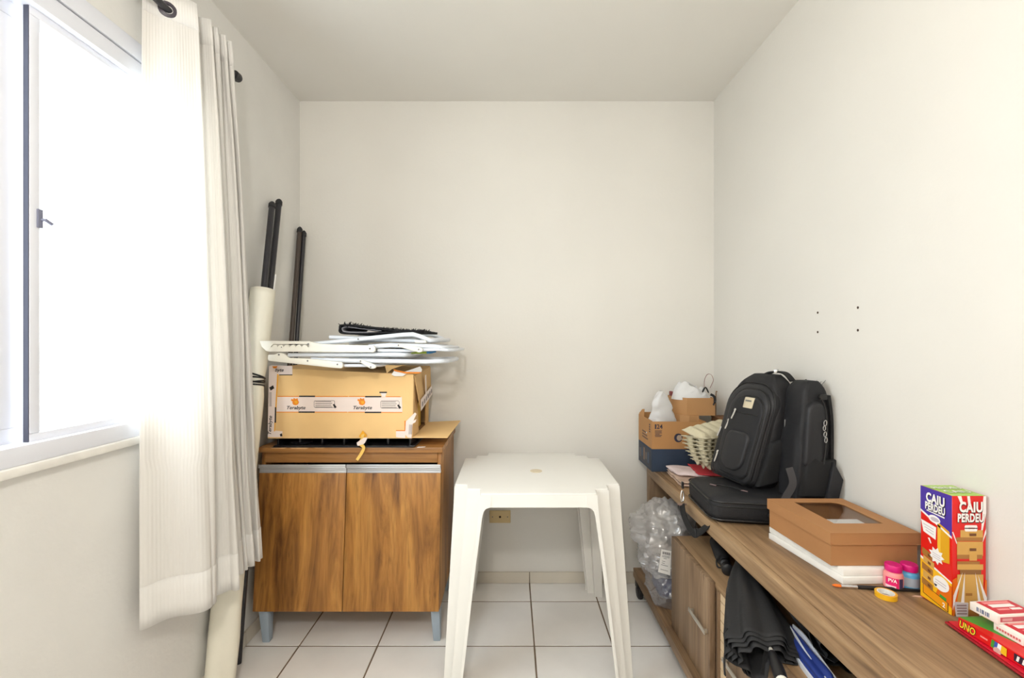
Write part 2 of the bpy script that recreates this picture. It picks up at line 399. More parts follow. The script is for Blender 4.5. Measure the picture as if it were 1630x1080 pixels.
def cpath(t):                       # fold line at relative height t (0 top .. 1 hem)
    k = t**.8; pts = []
    ctl = [Vector((a[0]*(1-k)+b[0]*k, a[1]*(1-k)+b[1]*k, 0)) for a, b in zip(top, bot)]
    for i in range(len(ctl)-1):
        for q in range(NS):
            s = q/NS; e = s-.10*math.sin(2*PI*s)*(1 if t < .75 else .5)      # rounded folds
            c = (1-math.cos(PI*e))/2; w = .55
            pts.append(ctl[i].lerp(ctl[i+1], 0)+Vector(((ctl[i+1].x-ctl[i].x)*e, (ctl[i+1].y-ctl[i].y)*(c*w+e*(1-w)), 0)))
    pts.append(ctl[-1])
    for _ in range(7): pts = [pts[0]]+[pts[i-1]*.25+pts[i]*.5+pts[i+1]*.25 for i in range(1, len(pts)-1)]+[pts[-1]]
    return pts
ZT, ZB = 2.343, .437; NR = 46
rows = [cpath(j/NR) for j in range(NR+1)]; NC = len(rows[0])-1
def cpt(i, j, off=0.0):
    p = rows[j][i]; t = j/NR; z = ZT+(ZB-ZT)*t
    d = nz((p.x*9, z*1.6, 3), 1)*.011*(.3+t)+nz((p.x*28, z*.9, 8), 1)*.003+(.003+.008*t)*math.sin(i*2*PI/9.3+2.2*nz((i*.05, z*1.3, 5))+z*.6)*min(1, (NC-i)/10, i/6)*(1 if t > .04 else t/.04)
    a = rows[j][max(i-1, 0)]; b = rows[j][min(i+1, NC)]; tx = b-a; nrm = Vector((-tx.y, tx.x, 0)); nrm = nrm.normalized() if nrm.length > 0 else Vector((0, 0, 0))
    q = Vector((p.y, p.x, z)); q += Vector((nrm.y, nrm.x, 0))*(d+off)
    q.x = max(q.x, XL+.008); return q
arc = [0]
for i in range(NC): arc.append(arc[-1]+(rows[0][i+1]-rows[0][i]).length)
cu = thing('curtain', (-1.03, 1.5, ZB), 'long off-white ribbed curtain hanging beside the window', 'curtain')
def csheet(j0, j1, off, nm, m, solid):
    return MB().grid(lambda u, v: cpt(round(u*NC), j0+round(v*(j1-j0)), off), NC, j1-j0, uvfn=lambda u, v: (arc[round(u*NC)], (j0+v*(j1-j0))/NR)).build(nm, m, cu, smooth=True, solid=solid, angle=180)
csheet(0, NR, 0, 'drape', M_curt, .0012)
csheet(0, 2, .0012, 'header_band', M_hem, .0012)
csheet(NR-3, NR, .0012, 'hem', M_hem, .0012)
M_grom = mat('grommet_dark', (60, 52, 62), .35, spec=.7)
for i in range(len(top)-1):
    a, b = top[i], top[i+1]
    tt = (RX-a[1])/(b[1]-a[1])
    if 0 < tt < 1:
        c = Vector((RX, a[0]+(b[0]-a[0])*tt, RZ)); td = Vector((b[1]-a[1], b[0]-a[0], 0)).normalized(); n = Vector((td.y, -td.x, 0))
        fr = Frame(c, td, (0, 0, 1), n)
        ro = .024 if i == 0 else .0165; prof = [(.0135, -.004), (.0135, .004), (.015, .0055), (ro, .003), (ro, -.003), (.015, -.0055), (.0135, -.004)]
        MB().lathe(prof, fr, 20, caps=False).build('grommet', M_grom, cu, smooth=True)
# ================================================================ base cabinet
M_cabV = wood('cabinet_wood_vertical', (96, 58, 24), (172, 117, 54), (212, 155, 78), 'z', 1.0, .42)
M_cabX = wood('cabinet_wood_across', (112, 72, 36), (164, 114, 62), (198, 148, 90), 'x', 1.0, .42)
M_cabin = mat('cabinet_inside', (60, 36, 18), .8)
M_foot = mat('cabinet_foot_grey', (163, 177, 190), .4, var=.05)
M_strip = mat('anodised_strip', (205, 208, 213), .3, metal=.6)
cab = thing('base_cabinet', (-.69, 2.17, 0), 'brown woodgrain two-door base cabinet on short grey feet', 'cabinet')
CXL, CXR, CB = -1.088, -.303, 2.405
def sh(x, y, z): return Vector((x, y+.055*(z-.145)/.61*(1-(y-1.915)/.49), z))      # the old carcass leans back a little
def sbox(mb, x0, x1, y0, y1, z0, z1):
    return mb.hexa([sh(x0, y0, z0), sh(x1, y0, z0), sh(x1, y1, z0), sh(x0, y1, z0), sh(x0, y0, z1), sh(x1, y0, z1), sh(x1, y1, z1), sh(x0, y1, z1)])
YD = 1.915
sbox(MB(), CXL, CXL+.018, YD+.019, CB, .1455, .805).build('side_panel', M_cabV, cab, bevel=.001)
sbox(MB(), CXR-.018, CXR, YD+.019, CB, .1455, .805).build('side_panel', M_cabV, cab, bevel=.001)
sbox(MB(), CXL+.018, CXR-.018, YD+.02, CB-.012, .1455, .163).build('bottom_panel', M_cabV, cab)
sbox(MB(), CXL+.018, CXR-.018, CB-.012, CB, .1455, .805).build('back_panel', M_cabin, cab)
sbox(MB(), CXL+.018, CXR-.018, YD+.012, YD+.03, .757, .805).build('top_rail', M_cabX, cab, bevel=.001)
mb = sbox(MB(), CXL-.004, CXR+.008, YD-.015, CB+.008, .8045, .8265); mb.build('countertop', M_cabX, cab, bevel=.002)
# chipped pale edge of the countertop
M_chip = mat('chipped_chipboard', (214, 172, 122), .9, var=.2, vscale=60)
mb = MB()
for a, b, h in ((-1.04, -.965, .004), (-.955, -.87, .006), (-.85, -.80, .003)):
    mb.add([sh(a, YD-.0155, .8262), sh(b, YD-.0155, .8262), sh(b-.012, YD-.0156, .8262-h), sh(a+.01, YD-.0156, .8262-h*.8)], [(0, 1, 2, 3)])
mb.build('chipped_edge', M_chip, cab, solid=.0006)
xm = (P(548, 800, 1.94)).x
for xa, xb in ((CXL+.001, xm-.0015), (xm+.0015, CXR-.001)):
    d = sbox(MB(), xa, xb, YD, YD+.017, .1465, .716).build('door', M_cabV, cab, bevel=.0012)
    h = MB(); sbox(h, xa, xb, YD-.001, YD+.018, .7165, .722); sbox(h, xa, xb, YD+.001, YD+.006, .722, .738); sbox(h, xa, xb, YD-.012, YD+.006, .738, .744); sbox(h, xa, xb, YD-.012, YD-.009, .744, .754)
    tag(h.build('handle_strip', M_strip, d, bevel=.0006), 'pale anodised handle strip along the door top')
for fx, fy in ((-1.045, 1.955), (-.318, 1.965), (-1.045, 2.36), (-.34, 2.36)):
    mb = MB(); a, b = .026, .015
    mb.hexa([(fx-b, fy-b, 0), (fx+b, fy-b, 0), (fx+b, fy+b, 0), (fx-b, fy+b, 0), (fx-a, fy-a, .1452), (fx+a-.012, fy-a, .1452), (fx+a-.012, fy+a, .1452), (fx-a, fy+a, .1452)])
    mb.build('foot', M_foot, cab, bevel=.003)

# ---------------------------------------------------------------- black cell rack on the cabinet
M_tray = mat('black_gloss_plastic', (22, 22, 27), .28)
ZC = .8268
tr = thing('plastic_rack', (-.73, 2.1, ZC), 'flat black plastic rack with open cells under the cardboard box', 'rack')
MB().box(-1.03, -.415, 1.972, 2.30, ZC, ZC+.006).build('base_plate', M_tray, tr, bevel=.002)
mb = MB(); mb.hexa([(-1.035, 1.958, ZC), (-.42, 1.962, ZC), (-.42, 1.975, ZC), (-1.035, 1.975, ZC), (-.995, 1.966, ZC+.009), (-.46, 1.968, ZC+.009), (-.46, 1.976, ZC+.009), (-.995, 1.976, ZC+.009)])
mb.build('front_lip', M_tray, tr, bevel=.002)
MB().box(-1.02, -.43, 2.285, 2.30, ZC+.006, ZC+.034).build('back_wall', M_tray, tr)
for k in range(7):
    x = -1.02+k*.096; MB().box(x, x+.008, 1.985, 2.286, ZC+.006, ZC+.034).build('divider', M_tray, tr, bevel=.001)
MB().lathe([(.045, .001), (.05, .010), (.047, .012), (.02, .012)], Frame((-.93, 2.03, ZC+.006), (1, 0, 0), (0, 1, 0), (0, 0, 1)), 24).build('round_boss', M_tray, tr, smooth=True)
tag(MB().prism([(0, 0), (.03, .006), (.034, .013), (.004, .008)], Frame((-.405, 1.962, ZC+.0002), (1, 0, 0), (0, 1, 0)), 0, .0015).build('paper_scrap', M_print_w), 'small torn white paper scrap on the cabinet top edge', 'paper')

# ---------------------------------------------------------------- cardboard box with printed tape
M_card = mat('cardboard', (244, 204, 142), .8, var=.06, vscale=5)
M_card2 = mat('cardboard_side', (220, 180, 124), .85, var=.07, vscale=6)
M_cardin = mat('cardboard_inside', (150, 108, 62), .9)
M_tape = mat('printed_tape', (244, 228, 220), .3, var=.02)
M_or = mat('print_orange', (240, 140, 24), .5); M_yel = mat('print_amber', (246, 176, 40), .5)
BZ = .862
bx = thing('cardboard_box', (-.745, 2.17, BZ), 'open tan cardboard box sealed with printed white tape on the cabinet', 'box')
bl, br, bf, bb = -1.058, -.430, 1.98, 2.365; btl, btr = 1.170, 1.147; th = .005
MB().hexa([(bl, bf, BZ), (br, bf, BZ), (br, bf+th, BZ), (bl, bf+th, BZ), (bl+.008, bf, btl), (br+.006, bf, btr-.006), (br+.006, bf+th, btr-.006), (bl+.008, bf+th, btl)]).build('front_wall', M_card, bx, bevel=.0015)
MB().hexa([(bl, bb-th, BZ), (br, bb-th, BZ), (br, bb, BZ), (bl, bb, BZ), (bl+.008, bb-th, btl), (br+.008, bb-th, btr+.012), (br+.008, bb, btr+.012), (bl+.008, bb, btl)]).build('back_wall', M_card2, bx)
MB().hexa([(bl, bf+th, BZ), (bl+th, bf+th, BZ), (bl+th, bb-th, BZ), (bl, bb-th, BZ), (bl+.008, bf+th, btl), (bl+.008+th, bf+th, btl), (bl+.008+th, bb-th, btl), (bl+.008, bb-th, btl)]).build('end_wall', M_card2, bx)
MB().box(bl+th, br, bf+th, bb-th, BZ, BZ+th).build('bottom', M_cardin, bx)
MB().hexa([(bl+.01, bf+th, btl-.006), (br+.006, bf+th, btr-.010), (br+.006, bb-th, btr+.004), (bl+.01, bb-th, btl-.006), (bl+.01, bf+th, btl-.001), (br+.006, bf+th, btr-.005), (br+.006, bb-th, btr+.009), (bl+.01, bb-th, btl-.001)]).build('lid', M_card2, bx)
# the torn open right end: outward bottom flap, hanging top flap, rear and front end flaps
q = lambda px, py, Y: P(px, py, Y)
z5 = lambda u, v, Y: P(540+u/6.355, 570+v/6.355, Y)
fo = [Vector((br, bf+.002, BZ+.002)), Vector((-.277, 1.985, BZ+.001)), Vector((-.262, 2.36, BZ+.010)), Vector((br, bb-.004, BZ+.002))]
MB().hexa(fo+[p+Vector((0, 0, .004)) for p in fo]).build('bottom_flap', M_card, bx, bevel=.001)
mb = MB(); tf = [Vector((br+.004, bf+.012, btr-.012)), Vector((br+.008, bb-.002, btr+.008)), Vector((br+.012, bb-.004, 1.03)), Vector((br+.022, bf+.05, .995))]
mb.hexa(tf+[p+Vector((.004, 0, .0)) for p in tf]); topf = mb.build('top_flap', M_card2, bx, bevel=.001)
fru = Vector((0, 1, .108)).normalized()
frt = Frame(Vector((br+.0275, bf+.05, .996)), (Vector((br+.0165, bb-.004, 1.03))-Vector((br+.0265, bf+.05, .995))).normalized(), (-.02, .02, 1))
decal('tape_strip', [(-.006, -.02), (.345, -.022), (.345, .026), (-.006, .03)], frt, M_tape, topf, lift=.002, t=.0008)
decal('tape_strip', [(.125, -.01), (.155, -.01), (.15, .115), (.12, .115)], frt, M_tape, topf, lift=.003, t=.0008)
for k in range(6): decal('tape_print', [(.02+k*.055, -.008), (.05+k*.055, -.008), (.05+k*.055, .012), (.02+k*.055, .012)], frt, mat('print_grey', (150, 140, 140), .6), topf, lift=.0034)
MB().hexa([(br-.003, 2.285, BZ+.006), (br+.002, 2.285, BZ+.006), (br+.002, bb-.004, BZ+.006), (br-.003, bb-.004, BZ+.006), (br, 2.285, btr-.02), (br+.004, 2.285, btr-.02), (br+.004, bb-.004, btr-.02), (br, bb-.004, btr-.02)]).build('rear_end_flap', M_card2, bx)
MB().hexa([(br-.002, bf+.003, BZ+.006), (br+.003, bf+.003, BZ+.006), (br+.010, 2.075, BZ+.012), (br+.006, 2.075, BZ+.012), (br+.003, bf+.003, 1.125), (br+.007, bf+.003, 1.125), (br+.004, 2.06, 1.06), (br, 2.06, 1.06)]).build('front_end_flap', M_card2, bx)
tag(MB().box(-.62, -.45, 2.14, 2.27, .93, 1.05).build('packing_block', mat('yellow_packing', (210, 165, 60), .7), bevel=.004), 'yellow packed item half hidden inside the open cardboard box', 'package')
bpy.data.objects['packing_block'].location.z = BZ+.006
# printed tape on the front
def bu(px): return P(px, 0, bf).x
def bz(py): return P(0, py, bf).z
frb = Frame((0, bf, 0), (1, 0, 0), (0, 0, 1), (0, -1, 0))
def zz4(u, v): p = P(380+u/4.153, 480+v/4.153, bf); return (p.x, p.z)
def d4(pts, m, lift=.0006, nm='tape'): return decal(nm, [zz4(*p) for p in pts], frb, m, bx, lift=lift, t=.0005)
band = d4([(255, 632), (1078, 634), (1082, 732), (250, 730)], M_tape)
d4([(200, 425), (262, 430), (238, 895), (192, 898)], M_tape, .0008)
d4([(215, 422), (355, 428), (355, 488), (225, 484)], M_tape, .0010)
d4([(240, 855), (290, 860), (285, 898), (200, 898)], M_tape, .0010)
d4([(1040, 858), (1105, 850), (1100, 905), (1040, 898)], M_tape, .0006)
for a, b, v in ((258, 400, 629), (505, 722, 629), (728, 836, 629), (975, 1070, 631), (250, 396, 733), (503, 718, 733), (724, 834, 733), (942, 1080, 735)):
    d4([(a, v-2.5), (b, v-2.5), (b, v+2.5), (a, v+2.5)], M_or, .0009, 'tape_edge')
for a, b, v in ((400, 505, 629), (836, 942, 631), (396, 503, 733), (834, 942, 735), (930, 980, 603)):
    d4([(a, v-5), (b, v-5), (b, v+4), (a, v+4)], M_print_k, .0010, 'tape_edge')
d4([(938, 606), (978, 606), (968, 632), (948, 632)], M_tape, .0008)
d4([(268, 483), (355, 483), (355, 489), (268, 489)], M_print_k, .0013, 'tape_edge')
d4([(240, 700), (249, 700), (247, 803), (238, 803)], M_print_k, .0013, 'tape_edge')
d4([(255, 480), (263, 480), (240, 860), (234, 860)], M_yel, .0012, 'tape_edge')
d4([(1040, 852), (1100, 852), (1100, 858), (1040, 858)], M_or, .0009, 'tape_edge')
d4([(1096, 790), (1104, 790), (1104, 856), (1096, 856)], M_or, .0009, 'tape_edge')
d4([(222, 430), (258, 428), (250, 442), (232, 444)], M_or, .0013, 'flame_mark')
def flame(cx, cy, s):
    pts = [(-26, -20), (-14, -14), (-10, -26), (4, -18), (16, -24), (20, -8), (26, 4), (20, 20), (4, 26), (-12, 22), (-20, 10), (-18, 0), (-30, -8)]
    d4([(cx+a*s, cy+b*s) for a, b in pts], M_or, .0012, 'flame_mark')
    d4([(cx+a*s*.45+6, cy+b*s*.45+4) for a, b in pts], M_yel, .0015, 'flame_mark')
PXM = 1.98/F/4.153
for cx in (374, 813):
    flame(cx, 663, .95)
    x, z = zz4(cx+3, 704)
    text('lettering', 'Terabyte', M_print_k, bx, Frame((x, bf, z), (1, 0, 0), (0, 0, 1), (0, -1, 0)), 27*PXM*1.15, bold=.018, shear=.3, lift=.0014, sx=1.12)
def badge(u0, u1, v0, v1):
    for k in range(4):
        v = v0+8+k*(v1-v0-14)/3
        d4([(u0+8, v-1.5), (u1-38+6*(k % 2), v-1.5), (u1-38+6*(k % 2), v+1.5), (u0+8, v+1.5)], M_print_k, .0012, 'fine_print')
    o = rrect(u0, u1-14, v0, v1, 10); i = rrect(u0+2.5, u1-16.5, v0+2.5, v1-2.5, 8)
    mb = MB(); n = len(o); vs = [frb(*zz4(*p), .0012) for p in o]+[frb(*zz4(*p), .0012) for p in i]
    mb.add(vs, [(k, (k+1) % n, n+(k+1) % n, n+k) for k in range(n)]); mb.build('badge_outline', mat('print_grey_dark', (110, 100, 100), .6), bx)
    d4([(u1-28, v1-22), (u1-18, v1-26), (u1-2, v1-4), (u1-14, v1+4)], M_print_k, .0014, 'tag_mark')
badge(498, 650, 655, 704); badge(938, 1076, 657, 708)
x, z = zz4(268, 455)
text('lettering', 'byte', M_print_k, bx, Frame((x, bf, z), (1, 0, 0), (0, 0, 1), (0, -1, 0)), 27*PXM*1.1, bold=.018, shear=.3, lift=.0016, sx=1.1)
x, z = zz4(208, 822)
text('lettering', 'Terabyte', M_print_k, bx, Frame((x, bf, z), (.05, 0, 1), (-1, 0, .05), (0, -1, 0)), 27*PXM*1.15, bold=.018, shear=.3, lift=.0014, sx=1.12)
d4([(203, 570), (228, 555), (236, 575), (212, 590)], M_print_k, .0014, 'tag_mark'); d4([(272, 880), (285, 872), (290, 890), (278, 895)], M_print_k, .0014, 'tag_mark')
for k in range(3): d4([(203+k*6, 600), (205+k*6, 600), (205+k*6, 695), (203+k*6, 695)], mat('print_grey_dark', (110, 100, 100), .6), .0012, 'fine_print')
# loose torn tape: lower corner, top corner, hanging strip
cr = Vector((br, bf, 0))
def loose(nm, pts, Y, m, parent, d=(0, 0, 0), t=.0008):
    return MB().prism([(P(380+u/4.153, 480+v/4.153, Y).x, P(0, 480+v/4.153, Y).z) for u, v in pts], Frame((0, Y, 0), (1, 0, 0), (0, 0, 1), (0, -1, 0)), 0, t).build(nm, m, parent)
loose('torn_tape', [(1105, 795), (1165, 735), (1175, 745), (1155, 790), (1175, 780), (1168, 800), (1150, 810), (1142, 905), (1118, 900), (1100, 880)], bf-.006, M_tape, bx)
for k in range(3): loose('fine_print', [(1128+k*8, 815), (1131+k*8, 815), (1127+k*8, 880), (1124+k*8, 880)], bf-.0072, mat('print_grey_dark', (110, 100, 100), .6), bx, t=.0004)
loose('torn_tape', [(1010, 485), (1030, 455), (1100, 465), (1200, 430), (1212, 450), (1208, 468), (1110, 478), (1085, 495), (1030, 495)], bf-.010, M_print_w, bx)
loose('tape_edge', [(1020, 448), (1100, 466), (1210, 468), (1190, 478), (1100, 478), (1030, 462)], bf-.012, M_or, bx)
loose('torn_board', [(965, 420), (1060, 425), (1100, 418), (1010, 450), (980, 475)], bf-.008, M_card, bx, t=.003)
hp = smooth_path([P(578, 690, bf-.004), P(576, 700, bf-.012), P(572, 706, bf-.02), P(579, 713, bf-.035), P(574, 724, bf-.04), P(568, 733, bf-.046)], 5)
MB().ribbon(hp, .0065, .0008, (1, 0, .3)).build('hanging_tape', mat('tape_amber', (240, 196, 96), .5), bx)
loose('hanging_tape', [(780, 935), (830, 900), (852, 902), (835, 935), (815, 955), (785, 955)], bf-.026, M_tape, bx)
loose('hanging_tape', [(795, 892), (820, 855), (848, 885), (840, 900), (805, 902)], bf-.005, M_yel, bx)

# ---------------------------------------------------------------- folding chairs lying on the box
M_tubew = mat('white_enamel_tube', (226, 232, 240), .28)
M_ivory = mat('ivory_plastic', (241, 239, 228), .4)
M_rivet = mat('rivet_steel', (120, 120, 122), .35, metal=.8)
YN, YFAR = 1.862, 2.30
def c4(u, v, Y=YN): return P(380+u/4.153, 480+v/4.153, YN)+Vector((0, Y-YN, 0))
def uframe(parent, near, r=.0095, right=True, drop=0.0, name='tube_frame', m=None, ya=YN, yb=YFAR):
    a = [c4(u, v, ya) for u, v in near]
    e = a[-1]; R = .05
    bend = [e+Vector((.012, .012, 0)), e+Vector((.022, .035, drop*.2)), e+Vector((.024, .07, drop*.4)), Vector((e.x+.024, yb-.07, e.z+drop)), Vector((e.x+.022, yb-.035, e.z+drop)), Vector((e.x+.012, yb-.012, e.z+drop))]
    b = [p+Vector((0, yb-ya, drop)) for p in reversed(a)]
    return MB().tube(a+bend+b, r, 10).build(name, m or M_tubew, parent, smooth=True)
def plate(parent, poly, y0, y1, name, m=M_ivory, bev=.003):
    fr = Frame((0, y0, 0), (1, 0, 0), (0, 0, 1), (0, 1, 0))
    return MB().prism([(c4(u, v).x, c4(u, v).z) for u, v in poly], fr, 0, y1-y0).build(name, m, parent, bevel=bev)
def rivet(parent, u, v, y): MB().lathe([(.0035, 0), (.003, .0015), (.001, .002)], Frame(c4(u, v)+Vector((0, y-YN, 0)), (1, 0, 0), (0, 0, 1), (0, -1, 0)), 12).build('rivet', M_rivet, parent, smooth=True)
lc = thing('folding_chair', (c4(600, 440).x, 2.08, c4(0, 440).z), 'white folded chair directly on the cardboard box, lower of the stack', 'chair', 'folded chairs on the box')
armL = [(215, 352), (262, 350), (285, 338), (318, 345), (345, 372), (480, 378), (690, 400), (702, 412), (702, 432), (690, 442), (640, 438), (300, 402), (218, 392), (212, 380)]
for yy in (YN-.026, YFAR+.004): plate(lc, armL, yy, yy+.016, 'armrest')
for u, v in ((287, 352), (474, 392), (668, 415)): rivet(lc, u, v, YN-.026)
uframe(lc, [(330, 356), (600, 352), (1060, 352), (1085, 354)], .0088, drop=.004)
uframe(lc, [(480, 385), (760, 392), (1240, 399), (1330, 396)], .0092, drop=-.004)
uframe(lc, [(700, 425), (820, 425), (880, 425)], .0065, drop=-.002)
for yy in (YN-.024, YFAR+.006): plate(lc, [(805, 385), (822, 384), (905, 415), (918, 425), (916, 438), (900, 445), (880, 443), (812, 402)], yy, yy+.014, 'bracket')
rivet(lc, 818, 394, YN-.024); rivet(lc, 884, 433, YN-.024)
p0, p1 = c4(560, 372, YN+.015), c4(1090, 372, YFAR-.015)
MB().grid(lambda u, v: Vector((p0.x+(p1.x-p0.x)*u, p0.y+(p1.y-p0.y)*v, p0.z-.004*math.sin(PI*v)+.002*math.sin(9*u))), 10, 6).build('seat_sling', mat('sling_white', (225, 230, 236), .7), lc, smooth=True, solid=.003)
uc = thing('folding_chair', (c4(600, 335).x, 2.08, c4(0, 335).z), 'white folded recliner chair with notched armrest, upper of the stack', 'chair', 'folded chairs on the box')
def notched(yy):
    mb = MB(); fr = Frame((0, yy, 0), (1, 0, 0), (0, 0, 1), (0, 1, 0)); w = .016
    g2 = lambda pts: [(c4(u, v).x, c4(u, v).z) for u, v in pts]
    mb.prism(g2([(165, 262), (240, 262), (255, 282), (235, 300), (225, 332), (205, 326), (178, 300)]), fr, 0, w)      # nose
    mb.prism(g2([(240, 262), (480, 264), (492, 268), (485, 283), (255, 282)]), fr, 0, w)                              # upper rail
    teeth = [(235, 300)]
    for k in range(6):
        a = 243+k*39; teeth += [(a, 302), (a+8, 290), (a+20, 286), (a+32, 291), (a+37, 302)]
    teeth += [(486, 300)]
    mb.prism(g2(teeth+[(486, 333), (225, 332)]), fr, 0, w)                                                             # lower rail with teeth
    mb.prism(g2([(486, 283), (492, 268), (560, 282), (900, 292), (915, 302), (915, 326), (905, 336), (486, 333)]), fr, 0, w)
    return mb.build('armrest', M_ivory, uc, bevel=.0012, seg=1)
for yy in (YN-.030, YFAR+.008): notched(yy)
for u, v in ((483, 282), (882, 312)): rivet(uc, u, v, YN-.032)
MB().lathe([(.002, 0), (.002, .001)], Frame(c4(307, 303)+Vector((0, -.030, 0)), (1, 0, 0), (0, 0, 1), (0, -1, 0)), 8).build('rivet', M_rivet, uc)
uframe(uc, [(480, 284), (640, 268), (900, 240), (1080, 222), (1150, 218), (1200, 232), (1262, 258)], .0092, drop=.004)
uframe(uc, [(582, 237), (700, 240), (900, 252), (1150, 262), (1235, 266)], .0085, drop=.006, ya=YN+.03, yb=YFAR-.03)
uframe(uc, [(860, 300), (1000, 290), (1250, 297), (1310, 300), (1335, 306)], .0095, drop=-.004)
uframe(uc, [(920, 325), (1100, 326), (1300, 318), (1380, 322)], .0065, drop=-.002)
for yy in (YN-.026, YFAR+.006): plate(uc, [(1058, 280), (1075, 280), (1210, 305), (1226, 316), (1222, 332), (1200, 338), (1090, 306), (1058, 298)], yy, yy+.014, 'bracket')
rivet(uc, 1066, 290, YN-.026); rivet(uc, 1198, 318, YN-.026); rivet(uc, 795, 250, YN-.010)
plate(uc, [(1165, 255), (1240, 258), (1245, 275), (1170, 276)], YN-.014, YN+.012, 'end_cap')
p0u, p1u = c4(620, 262, YN+.02), c4(1180, 250, YFAR-.02)
MB().grid(lambda u, v: Vector((p0u.x+(p1u.x-p0u.x)*u, p0u.y+(p1u.y-p0u.y)*v, p0u.z+(p1u.z-p0u.z)*u-.006*math.sin(PI*v))), 10, 6).build('back_sling', MATS['sling_white'], uc, smooth=True, solid=.003)
M_bl = mat('fabric_blue', (58, 120, 170), .8); M_gr = mat('fabric_green', (150, 170, 70), .8)
c = c4(1262, 334, YN+.03)
MB().tube([c4(1130, 344, YN+.03), c4(1200, 338, YN+.03), c4(1235, 336, YN+.03)], [.004, .009, .010], 10, flat=.8).build('rolled_fabric', M_gr, uc, smooth=True)
MB().tube([c4(1236, 336, YN+.03), c4(1262, 333, YN+.03), c4(1290, 330, YN+.04)], [.0102, .0112, .008], 10, flat=.8).build('rolled_fabric', M_bl, uc, smooth=True)
# black shaggy cloth folded on top
M_shag = mat('black_shaggy_cloth', (22, 22, 26), .95, var=.3, vscale=60, bump=.5, bscale=200)
M_lin = mat('grey_lining', (150, 150, 156), .8, var=.2, vscale=40)
sc = thing('folded_cloth', (c4(900, 220).x, 2.05, c4(0, 225).z), 'black fringed cloth folded on top of the white folded chairs', 'cloth')
prof = smooth_path([c4(1215, 212), c4(1000, 214), c4(800, 224), c4(690, 222), c4(655, 210), c4(645, 190), c4(660, 168), c4(720, 168), c4(860, 182), c4(1010, 200), c4(1215, 207)], 5)
def extr(pth, ya, yb, wob, nm, m, par, sol):
    n = len(pth)-1
    return MB().grid(lambda u, v: pth[round(u*n)]+Vector((wob*nz((v*4, u*5, 1)), ya+(yb-ya)*v-YN, .006*nz((u*6, v*5, 2))*(1 if 0 < v else .2))), n, 10).build(nm, m, par, smooth=True, solid=sol, angle=180)
extr([p+Vector((0, 0, .006)) for p in prof], YN+.02, 2.24, .012, 'outer_layer', M_shag, sc, .007)
inner = smooth_path([c4(1050, 211), c4(850, 215), c4(720, 214), c4(672, 205), c4(665, 190), c4(700, 178), c4(800, 190), c4(930, 204)], 5)
extr([p+Vector((0, 0, .006)) for p in inner], YN+.024, 2.22, .008, 'lining', M_lin, sc, .002)
mb = MB(); rng = random.Random(3)
for k in range(150):
    if k < 46: p = c4(rng.uniform(640, 720), rng.uniform(160, 172), YN+rng.uniform(.02, .3)); L = .024
    else: u = rng.uniform(900, 1220); p = c4(u, 190+(u-900)*.055, YN+rng.uniform(.02, .3)); L = .02
    d = Vector((rng.uniform(-1, .7), rng.uniform(-.5, .3), rng.uniform(.2, 1))).normalized()
    mb.tube([p, p+d*L*.6, p+d*L+Vector((rng.uniform(-.004, .004), 0, -.002))], [.0022, .0018, .001], 4)
o = mb.build('fringe', M_shag, sc); o['kind'] = 'stuff'

# ---------------------------------------------------------------- roll, rods and poles in the corner
M_roll = mat('cream_vinyl', (238, 233, 216), .5, var=.06, vscale=6, bump=.15, bscale=14)
M_cap = mat('rubber_cap', (38, 38, 40), .7)
A0 = Vector((-1.068, 1.652, .0)); A1 = Vector((-1.068, 1.961, 1.506))
rl = thing('rolled_sheet', A0, 'tall cream rolled sheet leaning in the corner, tied with black cord', 'roll')
def rollp(u, v):
    t = v; p = A0.lerp(A1, t); ax = (A1-A0).normalized(); e1 = Vector((1, 0, 0)); e2 = ax.cross(e1)
    r = .0475; th = 2*PI*u
    pinch = math.exp(-((t-.745)/.03)**2); r *= 1-.16*pinch
    wr = (1-min(1, t/.72))
    r += wr*.007*math.sin(3*th+9*t)+wr*.004*nz((u*6, t*9, 4))
    r = min(r, .054)
    return p+e1*math.cos(th)*r+e2*math.sin(th)*r
mb = MB().grid(rollp, 28, 60, closed=True); mb.build('sheet_roll', M_roll, rl, smooth=True, solid=.003, angle=180)
for k in range(5):
    t = .733+k*.0065; c = A0.lerp(A1, t); ax = (A1-A0).normalized(); e1 = Vector((1, 0, 0)); e2 = ax.cross(e1); r = .0445
    tl = .012*math.sin(k*2.1)
    ring = [c+e1*math.cos(2*PI*a/24)*r+e2*math.sin(2*PI*a/24)*r+ax*tl*math.sin(2*PI*a/24+k) for a in range(25)]
    MB().tube(ring, .0034, 7).build('cord', M_black, rl, smooth=True)
def pole(a, b, r, label, m=M_pole, grp=None):
    a = Vector(a); b = Vector(b); ax = (b-a).normalized(); L = (b-a).length
    t = thing('pole', a, label, 'pole', grp); u = ax.orthogonal().normalized(); fr = Frame(a, u, ax.cross(u), ax)
    MB().lathe([(r, 0), (r, L-.02)], fr, 16).build('shaft', m, t, smooth=True)
    MB().lathe([(r+.0022, L-.03), (r+.0022, L-.012), (r*.8, L-.003), (r*.35, L+.002), (.0005, L+.003)], fr, 16).build('end_cap', M_cap, t, smooth=True)
    return t
top1 = P(433.5, 322, 2.09); top2 = P(444.5, 318, 2.15)
b1 = P(419, 470, 1.93); b2 = P(429, 470, 1.985)
def ext(a, b, k): return a+(b-a)*k
pole(ext(top1, b1, 1.06), top1, .0128, 'black capped rod in the cream roll, left of the two')
pole(ext(top2, b2, 1.06), top2, .0128, 'black capped rod in the cream roll, right of the two')
ws_ = thing('white_stick', P(436, 470, 1.99), 'thin white stick beside the black rods at the top of the roll', 'stick')
